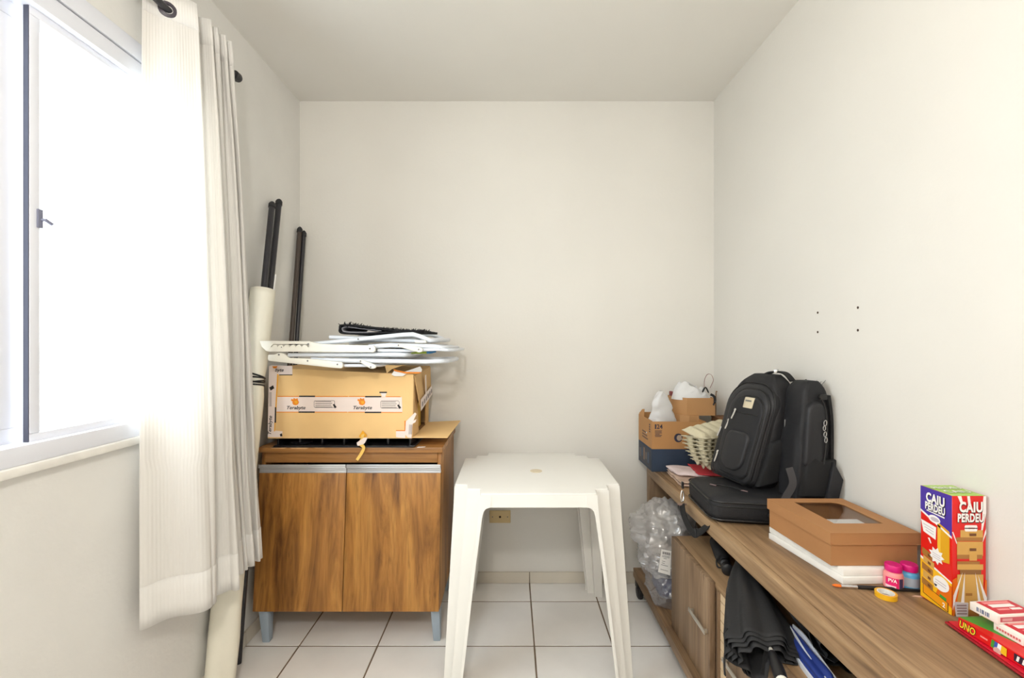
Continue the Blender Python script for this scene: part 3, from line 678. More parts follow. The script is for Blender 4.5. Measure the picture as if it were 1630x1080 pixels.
MB().tube([ext(P(438, 438, 2.03), P(433, 475, 1.985), 1.6), P(438, 438, 2.03)], .006, 10).build('shaft', M_white, ws_, smooth=True)
t3 = P(477.5, 362, 2.385); t4 = P(484, 368, 2.40)
pole(Vector((-1.078, 2.165, .8275)), t3, .0115, 'brown-black pole in the wall corner behind the chairs, front one', mat('brown_pole', (66, 55, 48), .4))
pole(Vector((-1.073, 2.215, .8275)), t4, .0105, 'black pole in the wall corner behind the chairs, rear one')
pole(Vector((-1.088, 1.815, 0)), Vector((-1.090, 1.905, .62)), .0125, 'dark pole standing on the floor between roll and cabinet')

# ================================================================ white plastic table
M_plas = mat('white_moulded_plastic', (242, 240, 234), .38, var=.02, vscale=3, spec=.45)
TX, TY, HX, HY, s = .1025, 2.000, .3245, .312, .054; TZ = .72
tb = thing('plastic_table', (TX, TY, 0), 'square white plastic table with stepped corners in the room centre', 'table')
q = [(HX-2*s, 0), (HX-2*s, s), (HX-s, s), (HX-s, 2*s), (HX, 2*s)]      # distances from the corner, outline of one corner
def outline(dx=0):
    pts = []
    for sx, sy in ((1, -1), (1, 1), (-1, 1), (-1, -1)):
        c = [(sx*(HX-2*s), sy*HY), (sx*(HX-2*s+.004), sy*(HY-s)), (sx*(HX-s), sy*(HY-s)), (sx*(HX-s+.004), sy*(HY-2*s)), (sx*HX, sy*(HY-2*s))]
        if sx*sy > 0: c = c[::-1]
        pts += c
    return pts
ol = outline()
MB().prism(ol, Frame((TX, TY, TZ), (1, 0, 0), (0, 1, 0), (0, 0, 1)), -.010, 0).build('tabletop', M_plas, tb, bevel=.004, seg=3)
n = len(ol)
mb = MB(); mb.grid(lambda u, v: Vector((TX+ol[round(u*n) % n][0]*(.992+.006*v), TY+ol[round(u*n) % n][1]*(.992+.006*v), TZ-.006-.046*v)), n, 1, closed=True)
mb.build('apron', M_plas, tb, solid=.006)
for sx, sy in ((1, -1), (1, 1), (-1, 1), (-1, -1)):
    prof = [(2*s+.012, 0), (2*s, .0), (2*s, s), (s, s), (s, 2*s), (0, 2*s), (0, 2*s+.012)]    # from the outer corner inward
    levels = [(TZ-.008, 1.0, .028), (TZ-.05, .99, .028), (TZ-.056, .985, .012), (TZ-.066, .98, .004), (TZ-.09, .97, 0), (.45, .84, 0), (.2, .69, 0), (.03, .585, 0), (0, .58, 0)]
    def lp_(u, v):
        z, k, fl_ = levels[round(v*8)]; i = round(u*6); a, b = prof[i]
        t = (TZ-z)/TZ
        if i == 0: a += fl_
        if i == 6: b += fl_
        ox = HX+.030*t-.002; oy = HY+.075*t-.03*t-.002
        return Vector((TX+sx*(ox-a*k), TY+sy*(oy-b*k), z))
    MB().grid(lp_, 6, 8).build('leg', M_plas, tb, solid=.007)
MB().lathe([(.026, 0), (.026, .002), (.022, .003), (.0005, .002)], Frame((TX+.006, TY-.02, TZ), (1, 0, 0), (0, 1, 0)), 28).build('hole_cap', mat('beige_cap', (222, 208, 180), .5), tb, smooth=True)

# ---------------------------------------------------------------- wall outlet
M_out2 = mat('beige_plate', (214, 190, 140), .4)
c = P(796, 822.5, D)
ot = thing('wall_outlet', (c.x, D, c.z), 'beige blank outlet plate low on the back wall under the table', 'outlet')
MB().box(c.x-.056, c.x+.056, D-.008, D, c.z-.033, c.z+.033).build('plate', M_out2, ot, bevel=.003)
fr = Frame((c.x, D-.008, c.z), (1, 0, 0), (0, 0, 1), (0, -1, 0))
MB().lathe([(.006, 0), (.006, .0006), (.0045, .0008), (.0005, .0003)], fr, 14).build('cable_hole', mat('hole_dark', (40, 30, 25), .9), ot)
for k in (-.04, .04): MB().lathe([(.0032, 0), (.0032, .0006), (.001, .001)], Frame((c.x+k, D-.008, c.z), (1, 0, 0), (0, 0, 1), (0, -1, 0)), 10).build('screw', M_rivet, ot)
# ================================================================ low wooden console along the right wall
M_rkY = wood('console_wood_along', (100, 76, 53), (150, 119, 86), (182, 152, 116), 'y', 1.0, .5)
M_rkZ = wood('console_wood_upright', (98, 76, 56), (138, 112, 86), (166, 140, 112), 'z', 1.0, .5)
M_rkD = mat('console_inside', (70, 52, 36), .85)
M_slat = mat('slat_beige', (222, 196, 160), .6, var=.06, vscale=12)
M_hand = mat('satin_handle', (205, 200, 190), .28, metal=.8)
ZT_ = .662; XF = .6874; ZL = .613; YE = 2.308; YN_ = .55; XB = 1.066
rk = thing('console_unit', (.86, 1.43, 0), 'long low greyish-brown wooden console standing along the right wall', 'console')
MB().box(XF, .7085, YN_, YE, ZL, ZT_-.0005).build('front_strip', M_rkY, rk, bevel=.0012)
MB().box(.7105, XB+.008, YN_, YE, ZL+.010, ZT_).build('top_panel', M_rkY, rk, bevel=.0012)
MB().box(.706, .713, YN_, YE, ZL+.008, ZT_-.006).build('seam_fillet', M_rkD, rk)
for ya, yb in ((YE-.05, YE), (YN_, YN_+.05)): MB().box(XF+.0005, XB, ya, yb, .139, ZL).build('side_panel', M_rkZ, rk, bevel=.001)
MB().box(XB-.012, XB, YN_+.05, YE-.05, .139, ZL+.01).build('back_panel', M_rkD, rk)
MB().box(.619, XB, 1.832, YE, .098, .139).build('base_board', M_rkY, rk, bevel=.0015)
MB().box(.619, XB, YN_, 1.830, .098, .140).build('base_board', M_rkY, rk, bevel=.0015)
ZK = .503
MB().box(.663, XB-.013, YN_+.05, 1.829, ZK-.018, ZK).build('cabinet_top', M_rkY, rk, bevel=.001)
MB().box(.663, XB-.013, 1.811, 1.829, .1405, ZK-.0185).build('cabinet_end', M_rkZ, rk)
MB().box(.664, XB-.013, 1.462, 1.476, .1405, ZK-.0185).build('divider', M_rkZ, rk)
MB().box(.664, XB-.013, 1.366, 1.380, .1405, ZK-.0185).build('divider', M_rkZ, rk)
MB().box(.690, .700, 1.381, 1.461, .1405, ZK-.0185).build('slat_backing', mat('slat_gap', (40, 30, 22), .9), rk)
ns = 11; z0_, z1_ = .142, ZK-.020; ps = (z1_-z0_)/ns; src = None
for k in range(ns):
    za = z0_+k*ps
    if src is None:
        src = MB().box(.671, .6895, 1.3815, 1.4605, za, za+ps-.0025).build('slat', M_slat, rk, bevel=.0008, seg=1)
    else: share(src, 'slat', rk, (0, 0, k*ps))
def rdoor(ya, yb, hy):
    d = MB().box(.644, .6625, ya, yb, .1425, ZK-.001).build('door', M_rkZ, rk, bevel=.0012)
    h = MB(); zc = .334; h.box(.628, .633, hy, hy+.135, zc-.007, zc+.007)
    for e in (hy+.006, hy+.121): h.box(.632, .644, e, e+.008, zc-.006, zc+.006)
    tag(h.build('handle', M_hand, d, bevel=.0012), 'flat satin metal handle')
rdoor(1.476, 1.829, 1.482); rdoor(.975, 1.366, 1.225); rdoor(.60, .972, .62)
for cx, cy in ((.642, 2.275), (.98, 2.275), (.642, 1.45), (.98, 1.45), (.642, .62), (.98, .62)):
    mb = MB(); fr = Frame((cx-.013, cy, .034), (0, 1, 0), (0, 0, 1), (1, 0, 0))
    mb.lathe([(.026, 0), (.033, .004), (.034, .013), (.033, .022), (.026, .026)], fr, 20); mb.box(cx-.016, cx+.016, cy-.012, cy+.022, .055, .098)
    mb.build('caster', M_black, rk, smooth=True)

# ---------------------------------------------------------------- beer carton with bags in it
M_kraft = mat('kraft_carton', (182, 134, 84), .8, var=.06, vscale=8)
M_navy = mat('navy_print', (44, 58, 78), .6, var=.12, vscale=14)
M_inkn = mat('ink_navy', (50, 48, 66), .7)
bc = thing('carton', (.80, 2.28, ZT_), 'open brown and navy drink carton marked 24 at the console end', 'box')
x0, x1, y0, y1, zt = .672, .93, 2.173, 2.398, .902; th = .004; zn = .771; zb = ZT_+.0008
def cwall(nm, a, b, c, d_, top, mlow=M_navy, mup=M_kraft):
    o = MB().box(a, b, c, d_, zb, zn).build(nm, mlow, bc); MB().box(a, b, c, d_, zn, top).build(nm+'_upper', mup, o)
    return o
cwall('front_wall', x0, x1, y0, y0+th, zt); cwall('left_wall', x0, x0+th, y0+th, y1, zt+.002); cwall('right_wall', x1-th, x1, y0+th, y1, zt); cwall('back_wall', x0+th, x1-th, y1-th, y1, zt+.012)
MB().box(x0+th, x1-th, y0+th, y1-th, zb, zb+.004).build('bottom', M_kraft, bc)
MB().hexa([(x0, y1-.09, zt), (x0+.003, y1-.09, zt), (x0+.003, y1, zt), (x0, y1, zt), (x0+.012, y1-.055, zt+.036), (x0+.015, y1-.055, zt+.036), (x0+.015, y1-.02, zt+.03), (x0+.012, y1-.02, zt+.03)]).build('flap', M_kraft, bc)
frc = Frame((0, y0, 0), (1, 0, 0), (0, 0, 1), (0, -1, 0))
def z2(u, v): p = P(1000+u/6, 590+v/6, y0); return (p.x, p.z)
x, z = z2(300, 540)
text('lettering', '24', M_inkn, bc, Frame((x, y0, z), (1, 0, 0), (0, 0, 1), (0, -1, 0)), .030, bold=.02, lift=.0008, sx=.95)
decal('lettering', [z2(254, 515), z2(268, 515), z2(268, 560), z2(254, 560)], frc, M_inkn, bc, .0008)
for k, (a, b) in enumerate(((254, 322), (254, 318), (254, 322), (258, 300), (254, 322), (256, 314))):
    v = 574+k*11; decal('fine_print', [z2(a, v), z2(b, v), z2(b, v+5), z2(a, v+5)], frc, M_inkn, bc, .0008)
cx, cz = z2(478, 645); decal('round_logo', ell(cx, cz, .020, .021), frc, M_inkn, bc, .0008); decal('round_logo', ell(cx+.004, cz, .012, .014), frc, mat('ink_pale', (170, 150, 130), .7), bc, .0012)
frl = Frame((x0, 0, 0), (0, -1, 0), (0, 0, 1), (-1, 0, 0))
def lf(nm, ya, yb, za, zb_, m, l=.0008): decal(nm, [(-ya, za), (-yb, za), (-yb, zb_), (-ya, zb_)], frl, m, bc, l)
for k in range(4): lf('fine_print', 2.215-.0, 2.20, .885-k*.011, .878-k*.011, M_inkn)
for k in range(3): lf('emblem', 2.33, 2.235+.012*k, .80+k*.014, .808+k*.014, mat('ink_brown', (110, 80, 62), .7))
lf('photo_print', 2.385, 2.19, .672, .76, mat('photo_dark', (38, 44, 56), .5))
for k in range(5): lf('photo_print', 2.375-k*.034, 2.355-k*.034, .69+.01*(k % 2), .735+.008*(k % 3), mat(['photo_a', 'photo_b', 'photo_c'][k % 3], [(110, 100, 96), (70, 86, 110), (140, 110, 92)][k % 3], .6), .0012)
# white plastic bag rising out of the carton
M_pbag = clear_mat('white_plastic_bag', (255, 255, 255), trans=.12, gloss=.06, rough=.3, diff=(244, 244, 244))
wb = thing('plastic_bag', (.745, 2.27, .80), 'white plastic bag standing up in the drink carton', 'bag')
def wbf(u, v):
    th = 2*PI*u; w = (1-v)**.5*.080*(1+.12*nz((math.cos(th)*1.5, math.sin(th)*1.5, v*3), 1)); dp = .04*(1-.75*v)
    return Vector((.757-.012*v+w*math.cos(th)+.014*nz((u*9, v*6, 3)), 2.262+dp*math.sin(th)+.012*nz((u*5, v*7, 9)), .83+.21*v+.01*nz((u*4, v*3, 7))))
MB().grid(wbf, 36, 18, closed=True, caps=True).build('bag_film', M_pbag, wb, smooth=True, angle=180)
# kraft gift bag with tissue
M_gift = mat('kraft_gift_bag', (186, 140, 92), .75, var=.04)
gb = thing('gift_bag', (.925, 2.31, .70), 'brown kraft gift bag with white tissue behind the drink carton front', 'bag')
gx0_, gx1_, gy0_, gy1_, gz0, gz1 = .835, .995, 2.215, 2.36, zb+.0045, 1.005
mb = MB(); gpl = [(gx0_-.018, gy0_+.045), (gx0_+.035, gy0_), (gx1_-.068, gy0_), (gx1_-.068+.001, gy0_)]
mb.prism([(.822, 2.30), (.838, 2.262), (.875, 2.238), (.9235, 2.238), (.9235, 2.385), (.822, 2.385)], Frame((0, 0, 0), (1, 0, 0), (0, 1, 0), (0, 0, 1)), gz0, .92); mb.build('bag_lower', M_gift, gb)
def ring(z, k=0): return [(.822, 2.31), (.872, 2.25), (.94, 2.25), (1.008, 2.252), (1.008, 2.38), (.822, 2.38)]
r6 = [(.822, 2.315), (.870, 2.252), (1.008, 2.252), (1.008, 2.385), (.822, 2.385)]
mb = MB(); n = len(r6)
mb.grid(lambda u, v: Vector((r6[round(u*n) % n][0], r6[round(u*n) % n][1], .918+(gz1-.918)*v)), n, 1, closed=True); mb.build('bag_body', M_gift, gb, solid=.002)
M_red = mat('dark_red_trim', (120, 34, 34), .6)
MB().box(.824, .838, 2.31, 2.378, gz1-.002, gz1+.022).build('red_fold', M_red, gb, bevel=.004)
M_tis = cloth_mat('tissue_white', (246, 246, 246), .25)
def tis(u, v):
    th = 2*PI*u; r = (1-v**1.6*.80); k = .5+.5*math.cos(th)
    return Vector((.915+.098*r*math.cos(th)+.01*nz((u*8, v*5, 1)), 2.315+.058*r*math.sin(th), gz1-.012+(.040+.040*(1-k)+.030*nz((math.cos(th)*2.2, math.sin(th)*2.2, v*4), 1))*math.sin(min(1, v*1.25)*PI/2)+.018*nz((math.cos(th)*4, v*6, 2))*v))
MB().grid(tis, 44, 14, closed=True, caps=True).build('tissue_paper', M_tis, gb, smooth=True, angle=60)
hd = smooth_path([P(1121, 616, 2.34), P(1121.5, 605, 2.34), P(1126, 596.5, 2.34), P(1132, 597, 2.34), P(1135.5, 605, 2.34), P(1133, 612, 2.34), P(1130, 618, 2.34)], 5)
MB().ribbon(hd, .0035, .0015, (.3, 1, 0)).build('handle_loop', M_red, gb)
MB().tube(smooth_path([P(1118, 625, 2.27), P(1123, 617, 2.26), P(1128, 626, 2.26)], 4), [.002]+[.004]*7+[.002], 6).build('bow', M_black, gb, smooth=True)
MB().ribbon(smooth_path([P(1131, 628, 2.245), P(1137, 632, 2.24), P(1138, 640, 2.24), P(1135, 645, 2.24)], 4), .006, .003, (.5, -.2, 1)).build('bow', M_black, gb)
st = thing('wooden_stick', P(1142, 690, 2.38), 'thin brown looped stick standing behind the gift bag', 'stick')
MB().tube(smooth_path([P(1139.5, 690, 2.385), P(1139.5, 630, 2.385), P(1141.5, 624, 2.385), P(1143.5, 630, 2.385), P(1143.5, 690, 2.385)], 4), .0022, 6).build('loop', mat('stick_brown', (140, 104, 60), .6), st, smooth=True)
bb2 = thing('brown_box', (1.03, 2.34, ZT_), 'small dark brown box in the corner behind the backpack', 'box')
MB().box(1.013, XR-.003, 2.20, 2.305, ZT_+.0008, .905).build('body', mat('brown_board', (120, 82, 48), .8), bb2, bevel=.002); MB().box(1.011, XR-.002, 2.198, 2.307, .905, .912).build('lid', mat('brown_board', (120, 82, 48), .8), bb2, bevel=.001)

# ---------------------------------------------------------------- folded cloths
def cloth_stack(nm, pts, z, h, m, label, seed, parts=2, cat='cloth'):
    cx = sum(p[0] for p in pts)/4; cy = sum(p[1] for p in pts)/4
    t = thing(nm, (cx, cy, z), label, cat)
    for k in range(parts):
        zz = z+k*h/parts; hh = h/parts
        def fn(u, v, k=k, zz=zz, hh=hh):
            # closed pillow cross-section: u runs round, v along
            th = 2*PI*u; ca = math.copysign(abs(math.cos(th))**.45, math.cos(th)); sa = math.copysign(abs(math.sin(th))**.6, math.sin(th))
            a = .5+.5*ca; a = min(max(a+.03*nz((v*5, u*3, seed+k)), 0), 1)
            p = [pts[0][i]*(1-a)*(1-v)+pts[1][i]*a*(1-v)+pts[2][i]*a*v+pts[3][i]*(1-a)*v for i in (0, 1)]
            e = math.sin(PI*min(max(v, .0), 1))**.25 if 0 < v < 1 else .25
            return Vector((p[0]+.004*nz((u*9, v*9, seed)), p[1]+.006*nz((u*7, v*8, seed+3)), max(z+.0005, zz+hh/2+hh*.5*sa*e+.18*hh*nz((a*5, v*5, seed+k)))))
        MB().grid(fn, 30, 16, closed=True, caps=True).build('fold', m, t, smooth=True, angle=180)
    return t
M_c1 = mat('cloth_beige_print', (206, 178, 158), .9, var=.25, vscale=30); M_c2 = mat('cloth_pinkish_white', (226, 208, 206), .9, var=.1, vscale=20)
M_c3 = mat('cloth_red', (186, 50, 58), .9, var=.15, vscale=24)
cloth_stack('folded_cloth', [(.722, 1.94), (.93, 1.90), (.95, 2.12), (.735, 2.155)], ZT_+.0008, .024, M_c1, 'beige patterned cloth folded flat on the console, bottom of the pile', 2)
cloth_stack('folded_cloth', [(.735, 2.01), (.86, 1.96), (.90, 2.10), (.725, 2.14)], ZT_+.0255, .022, M_c2, 'crumpled pinkish white cloth on the pile before the carton', 9, 1)
cloth_stack('folded_cloth', [(.800, 1.945), (.93, 1.915), (.95, 2.05), (.82, 2.12)], ZT_+.048, .010, M_c3, 'red cloth under the egg cartons', 14, 1)

# ---------------------------------------------------------------- egg cartons
M_pulp = mat('pulp_beige', (212, 203, 174), .95, var=.12, vscale=18, bump=.3, bscale=160)
def pulp_mesh():
    mb = MB(); L, Wd = .255, .125
    def fn(u, v):
        x = (u-.5)*L; y = (v-.5)*Wd; px = .0425; py = .0415
        c = math.cos(2*PI*x/px)*math.cos(2*PI*y/py*.75)*.8
        edge = min(u, 1-u, (v)*.6, (1-v)*.6); rim = min(1, max(0, 1.5-edge/.04))
        z = -.018*max(-.6, c)*(1-rim)+.010*rim
        s_ = 1-.10*(1-rim)*0
        return Vector((x*s_, y, z))
    return mb.grid(fn, 54, 26)
cz0 = ZT_+.062
src = None; CN = 8
ec_c = Vector((.872, 1.985, 0)); names_e = ['lowest', 'second from the bottom', 'third from the bottom', 'fourth from the bottom', 'fourth from the top', 'third from the top', 'second from the top', 'topmost']
for k in range(CN):
    z = cz0+.020+k*.0168
    if src is None:
        o = pulp_mesh().build('egg_carton', M_pulp, None, smooth=True, solid=.0025, loc=(0, 0, 0), angle=180); src = o
    else:
        o = src.copy(); COL.objects.link(o)
    sc_ = .60+.40*(k/(CN-1))**.45
    o.scale = (sc_, sc_, 1); o.rotation_euler = (math.radians(-4), math.radians(5), math.radians(30+(k*37 % 5)*.8-1.6))
    o.location = ec_c+Vector((.012*(1-sc_)*5, -.004*k*.3, z))
    tag(o, 'beige pulp egg carton, %s of the nested stack' % names_e[k], 'egg carton', 'nested egg cartons')
# open lid of the top carton
lid = MB(); fl2 = Frame(ec_c+Vector((.01, .02, cz0+.020+CN*.0168+.012)), Vector((math.cos(.52), math.sin(.52), .07)), Vector((-math.sin(.52), math.cos(.52), .30)).normalized())
lid.grid(lambda u, v: fl2((u-.5)*.25, (v-.5)*.115, .016*(min(1, min(u, 1-u)*12))*(min(1, min(v, 1-v)*6))+.006*abs(math.sin(u*PI*5))*min(1, min(v, 1-v)*6)), 40, 14)
tag(lid.build('pulp_tray', M_pulp, None, smooth=True, solid=.0025, angle=180), 'scalloped pulp tray lying tilted on top of the nested egg cartons', 'tray')

# ---------------------------------------------------------------- laptop bag
M_nyl = mat('black_nylon', (30, 30, 33), .62, var=.12, vscale=60, bump=.12, bscale=500, spec=.4)
M_nyl2 = mat('black_nylon_smooth', (37, 37, 40), .5, spec=.4)
M_web = mat('black_webbing', (20, 20, 22), .75, bump=.3, bscale=700)
M_zip = mat('zip_black', (14, 14, 15), .5)
M_leather = mat('black_leather', (24, 23, 24), .35)
LZ = ZT_+.0008
lb = thing('laptop_bag', (.88, 1.66, LZ), 'black laptop bag lying flat on the console under the backpacks', 'bag')
cN = Vector((.684, 1.552)); ang = math.radians(-9)
frL = Frame((cN.x, cN.y, LZ), (math.cos(ang), math.sin(ang), 0), (-math.sin(ang)*.55-.02, math.cos(ang), 0), (0, 0, 1))
LW, LD, LH = .355, .272, .092
def bagring(inset, z, r): return [frL(a, b, z) for a, b in rrect(inset, LW-inset, inset, LD-inset, r, 6)]
rings = [(.018, .0, .03), (.004, .012, .035), (0, .03, .038), (0, .062, .038), (.004, .078, .036), (.02, .089, .03), (.06, .092, .02)]
mb = MB(); n = len(bagring(0, 0, .03)); vs = []; fs = []
for i, r in enumerate(rings): vs += bagring(*r)
for i in range(len(rings)-1):
    for k in range(n): fs.append((i*n+k, i*n+(k+1) % n, (i+1)*n+(k+1) % n, (i+1)*n+k))
fs += [tuple(range(n-1, -1, -1)), tuple((len(rings)-1)*n+k for k in range(n))]
mb.add(vs, fs); mb.build('body', M_nyl, lb, smooth=True, angle=60)
for z in (.014, .074):
    pth = bagring(-.0008, z, .038); MB().tube(pth+[pth[0]], .0028, 6).build('piping', M_leather, lb, smooth=True)
pth = bagring(-.0008, .060, .038); MB().tube(pth+[pth[0]], .0022, 5).build('zipper', M_zip, lb, smooth=True)
pth = smooth_path([frL(.05, .13, .0925), frL(.07, .125, .097), (frL(.11, .09, .098)), frL(.135, .075, .0925)], 5); MB().tube(pth, .0026, 7).build('zip_cord', M_web, lb, smooth=True)
for a, b in ((.05, .13), (.135, .075)): MB().box(-.012, .012, -.004, .004, 0, .004, Frame(frL(a, b, .092), Vector((.7, -.7, 0)), Vector((.7, .7, 0)), (0, 0, 1))).build('zip_pull', mat('dull_pewter', (130, 110, 110), .4, metal=.7), lb, bevel=.001)
for z in (.064, .040): MB().lathe([(.0085, 0), (.0085, .004), (.0055, .0075), (.0005, .0085)], Frame(frL(.185, 0, z), frL.u, (0, 0, 1), -frL.v), 16).build('stud', M_leather, lb, smooth=True)
MB().lathe([(.002, 0), (.0018, .002)], Frame(frL(.222, 0, .058), frL.u, (0, 0, 1), -frL.v), 8).build('rivet', M_chrome, lb)
# strap with its clasp
cl = P(1086.5, 778, 1.775); A = P(1086, 806, 1.745)
MB().box(-.007, .007, -.003, .003, -.012, .014, Frame(cl+Vector((0, 0, .012)), (0, 1, 0), (1, 0, 0), (0, 0, 1))).build('strap_tab', M_leather, lb, bevel=.001)
MB().tube(smooth_path([P(1085.5, 781, 1.76), P(1083.8, 789, 1.755), P(1084.5, 797, 1.75), P(1087, 799, 1.75), P(1088.5, 790, 1.755), P(1087, 782, 1.76)], 4), .0022, 7).build('clasp', M_chrome, lb, smooth=True)
MB().tube([P(1078.5, 803.5, 1.745), P(1092.5, 803.5, 1.745)], .0036, 8).build('clasp_bar', mat('rose_metal', (190, 160, 150), .3, metal=.8), lb, smooth=True)
sp = smooth_path([P(1085.5, 804, 1.745), P(1089, 822, 1.715), P(1096, 838, 1.685), P(1104, 849, 1.655), P(1113, 848, 1.625), P(1124, 840, 1.60), P(1133, 834.5, 1.585), P(1142, 833.5, 1.578)], 6)
MB().ribbon(sp, .0155, .0028, (.25, -.95, .55)).build('strap', M_web, lb)

# ---------------------------------------------------------------- backpacks
def backpack(nm, label, c, wv, W_, D_, Hh, lean, D_top, m, top_pow=2.6, skew=0.0, shrink=.62):
    wv = Vector(wv).normalized(); dv = Vector((-wv.y, wv.x, 0))
    if dv.x < 0: dv = -dv
    t = thing(nm, c, label, 'backpack', None)
    def pt(a, b, h):      # a: -.5..0 along width from the near corner, b: depth 0 front..1 back
        return None
    def surf(th, v):
        h = v*Hh
        k = v
        wsc = (1-max(0, (k-.55)/.45)**top_pow*shrink)*(.94+.06*min(1, k*6)) if k > 0 else .90
        dd = D_*(1-k)+D_top*k; dd *= 1+.10*math.sin(PI*k)
        top = max(0, (k-.90)/.10); dd *= 1-.45*top**2; wsc *= 1-.18*top**2
        ca, sa = math.cos(th), math.sin(th)
        a = math.copysign(abs(ca)**.42, ca)*.5*W_*wsc; b = math.copysign(abs(sa)**.5, sa)*.5*dd
        front = lean*h
        p = Vector(c)-wv*(W_/2)+dv*(front+(D_*(1-k)+D_top*k)/2)+wv*a+dv*b
        wr = .004*nz((ca*2.2, sa*2.2, h*14), 1)+.002*nz((ca*5, sa*5, h*30), 1)
        return p+wv*skew*h+Vector((0, 0, h))+(wv*ca+dv*sa)*wr
    MB().grid(lambda u, v: surf(2*PI*u, v), 56, 34, closed=True, caps=True).build('body', m, t, smooth=True, angle=70)
    frF = Frame(Vector(c)-wv*(W_/2), wv, (dv*lean+wv*skew+Vector((0, 0, 1))), -dv)     # front plane: u across, v up, n outward
    return t, frF, surf, wv, dv
BC = Vector((.862, 1.612, LZ+.0935))
bp1, f1, s1_, wv, dv = backpack('backpack', 'large black backpack with small tan badge standing on the laptop bag', BC, (.214, -.977, 0), .262, .118, .405, .20, .085, M_nyl, 2.6, .13, .55)
def puff(poly, fr, w0, w1, inset, nm, m, par):      # raised panel with a soft edge
    n = len(poly); cx = sum(p[0] for p in poly)/n; cy = sum(p[1] for p in poly)/n
    def sc(k): return [(cx+(a-cx)*k, cy+(b-cy)*k) for a, b in poly]
    prof = [(1.0, w0), (1.0, w0+(w1-w0)*.55), (1-inset*.35, w0+(w1-w0)*.88), (1-inset, w1), (.4, w1+.001)]
    mb = MB(); vs = []; fs = []
    for k, w in prof: vs += [fr(a, b, w) for a, b in sc(k)]
    for i in range(len(prof)-1):
        for k in range(n): fs.append((i*n+k, i*n+(k+1) % n, (i+1)*n+(k+1) % n, (i+1)*n+k))
    fs.append(tuple((len(prof)-1)*n+k for k in range(n)))
    return mb.add(vs, fs).build(nm, m, par, smooth=True, angle=55)
def arch(x0, x1, y0, y1, rt, rb, n=8):
    out = []
    for cx, cy, r, a in ((x1-rb, y0+rb, rb, -90), (x1-rt, y1-rt, rt, 0), (x0+rt, y1-rt, rt, 90), (x0+rb, y0+rb, rb, 180)):
        for k in range(n+1):
            t = math.radians(a+90*k/n); out.append((cx+r*math.cos(t), cy+r*math.sin(t)))
    return out
puff(arch(-.114, .124, .004, .372, .095, .03), f1, -.02, .014, .12, 'main_compartment', M_nyl2, bp1)
puff(arch(-.072, .120, .012, .352, .080, .03), f1, .010, .030, .12, 'front_pocket', M_nyl2, bp1)
puff(arch(-.046, .112, .030, .326, .064, .035), f1, .026, .038, .08, 'organiser_panel', M_nyl, bp1)
puff(arch(-.026, .090, .052, .196, .03, .045), f1, .034, .048, .16, 'lower_pocket', M_nyl2, bp1)
for (xa, xb, ya, yb, rt, rb, w) in ((-.072, .120, .012, .352, .080, .03, .0195), (-.114, .124, .004, .372, .095, .03, .003), (-.046, .112, .030, .326, .064, .035, .031)):
    pth = [f1(a, b, w) for a, b in arch(xa-.001, xb+.001, ya-.001, yb+.001, rt, rb)]; MB().tube(pth+[pth[0]], .0022, 5).build('zipper', M_zip, bp1, smooth=True)
MB().tube([f1(-.026, .262, .0385), f1(.094, .262, .0385)], .0018, 5).build('zipper', M_zip, bp1, smooth=True)
lbl = puff(rrect(.014, .060, .283, .322, .003, 2), f1, .036, .0405, .02, 'badge', mat('badge_tan', (212, 200, 172), .6), bp1)
decal('badge_print', [(.022, .307), (.052, .307), (.052, .313), (.022, .313)], f1, mat('badge_ink', (120, 118, 112), .6), bp1, lift=.0428)
def pull(a, b, w, L, tilt): 
    d = Vector((math.sin(tilt), math.cos(tilt), 0)); fr = Frame(f1(a, b, w), f1.u*math.cos(tilt)-f1.v*math.sin(tilt), f1.u*math.sin(tilt)+f1.v*math.cos(tilt), f1.n)
    mb = MB(); mb.prism(rrect(-.004, .004, -L, 0, .0035, 3), fr, 0, .0035); mb.prism(rrect(-.005, .005, -.002, .008, .003, 3), fr, .0, .005); mb.build('zip_pull', M_chrome, bp1, bevel=.0008, seg=1)
pull(-.017, .266, .040, .034, .25); pull(-.049, .221, .030, .034, .20); pull(-.098, .181, .016, .034, .25); pull(-.063, .094, .030, .040, .10)
# near side: mesh pocket, compression strap, webbing, grab handle with buckle
frS = Frame(BC+dv*.006, (dv), dv*.20+wv*.13+Vector((0, 0, 1)), wv)
puff([(0.0, .012), (.112, .03), (.108, .20), (.006, .172)], frS, -.012, .013, .12, 'side_pocket', mat('pocket_mesh', (26, 26, 28), .8, bump=.4, bscale=900), bp1)
mb = MB(); fr = Frame(frS(.035, .255, .004), dv, Vector((0, 0, 1)), wv); mb.prism(rrect(-.004, .004, -.036, 0, .0035, 3), fr, 0, .004); mb.build('zip_pull', mat('pewter', (150, 148, 145), .35, metal=.7), bp1, bevel=.0008, seg=1)
for off, zz_ in ((.105, .41), ):
    sp = smooth_path([frS(.085, .385, -.02), frS(.105, .34, .008), frS(.108, .24, .012), frS(.112, .13, .02), frS(.125, .06, .022), frS(.11, .015, .012)], 5)
    MB().ribbon(sp, .0165, .012, (dv+wv*.25)).build('shoulder_strap', M_nyl2, bp1)
ht = BC-wv*.10+dv*(.235*.405+.02)
hp = smooth_path([BC-wv*.10+dv*.125+Vector((0, 0, .396)), BC-wv*.07+dv*.135+Vector((0, 0, .412)), BC-wv*.02+dv*.145+Vector((0, 0, .412)), BC+wv*.01+dv*.15+Vector((0, 0, .385))], 5)
MB().ribbon(hp, .011, .006, dv).build('grab_handle', M_web, bp1)
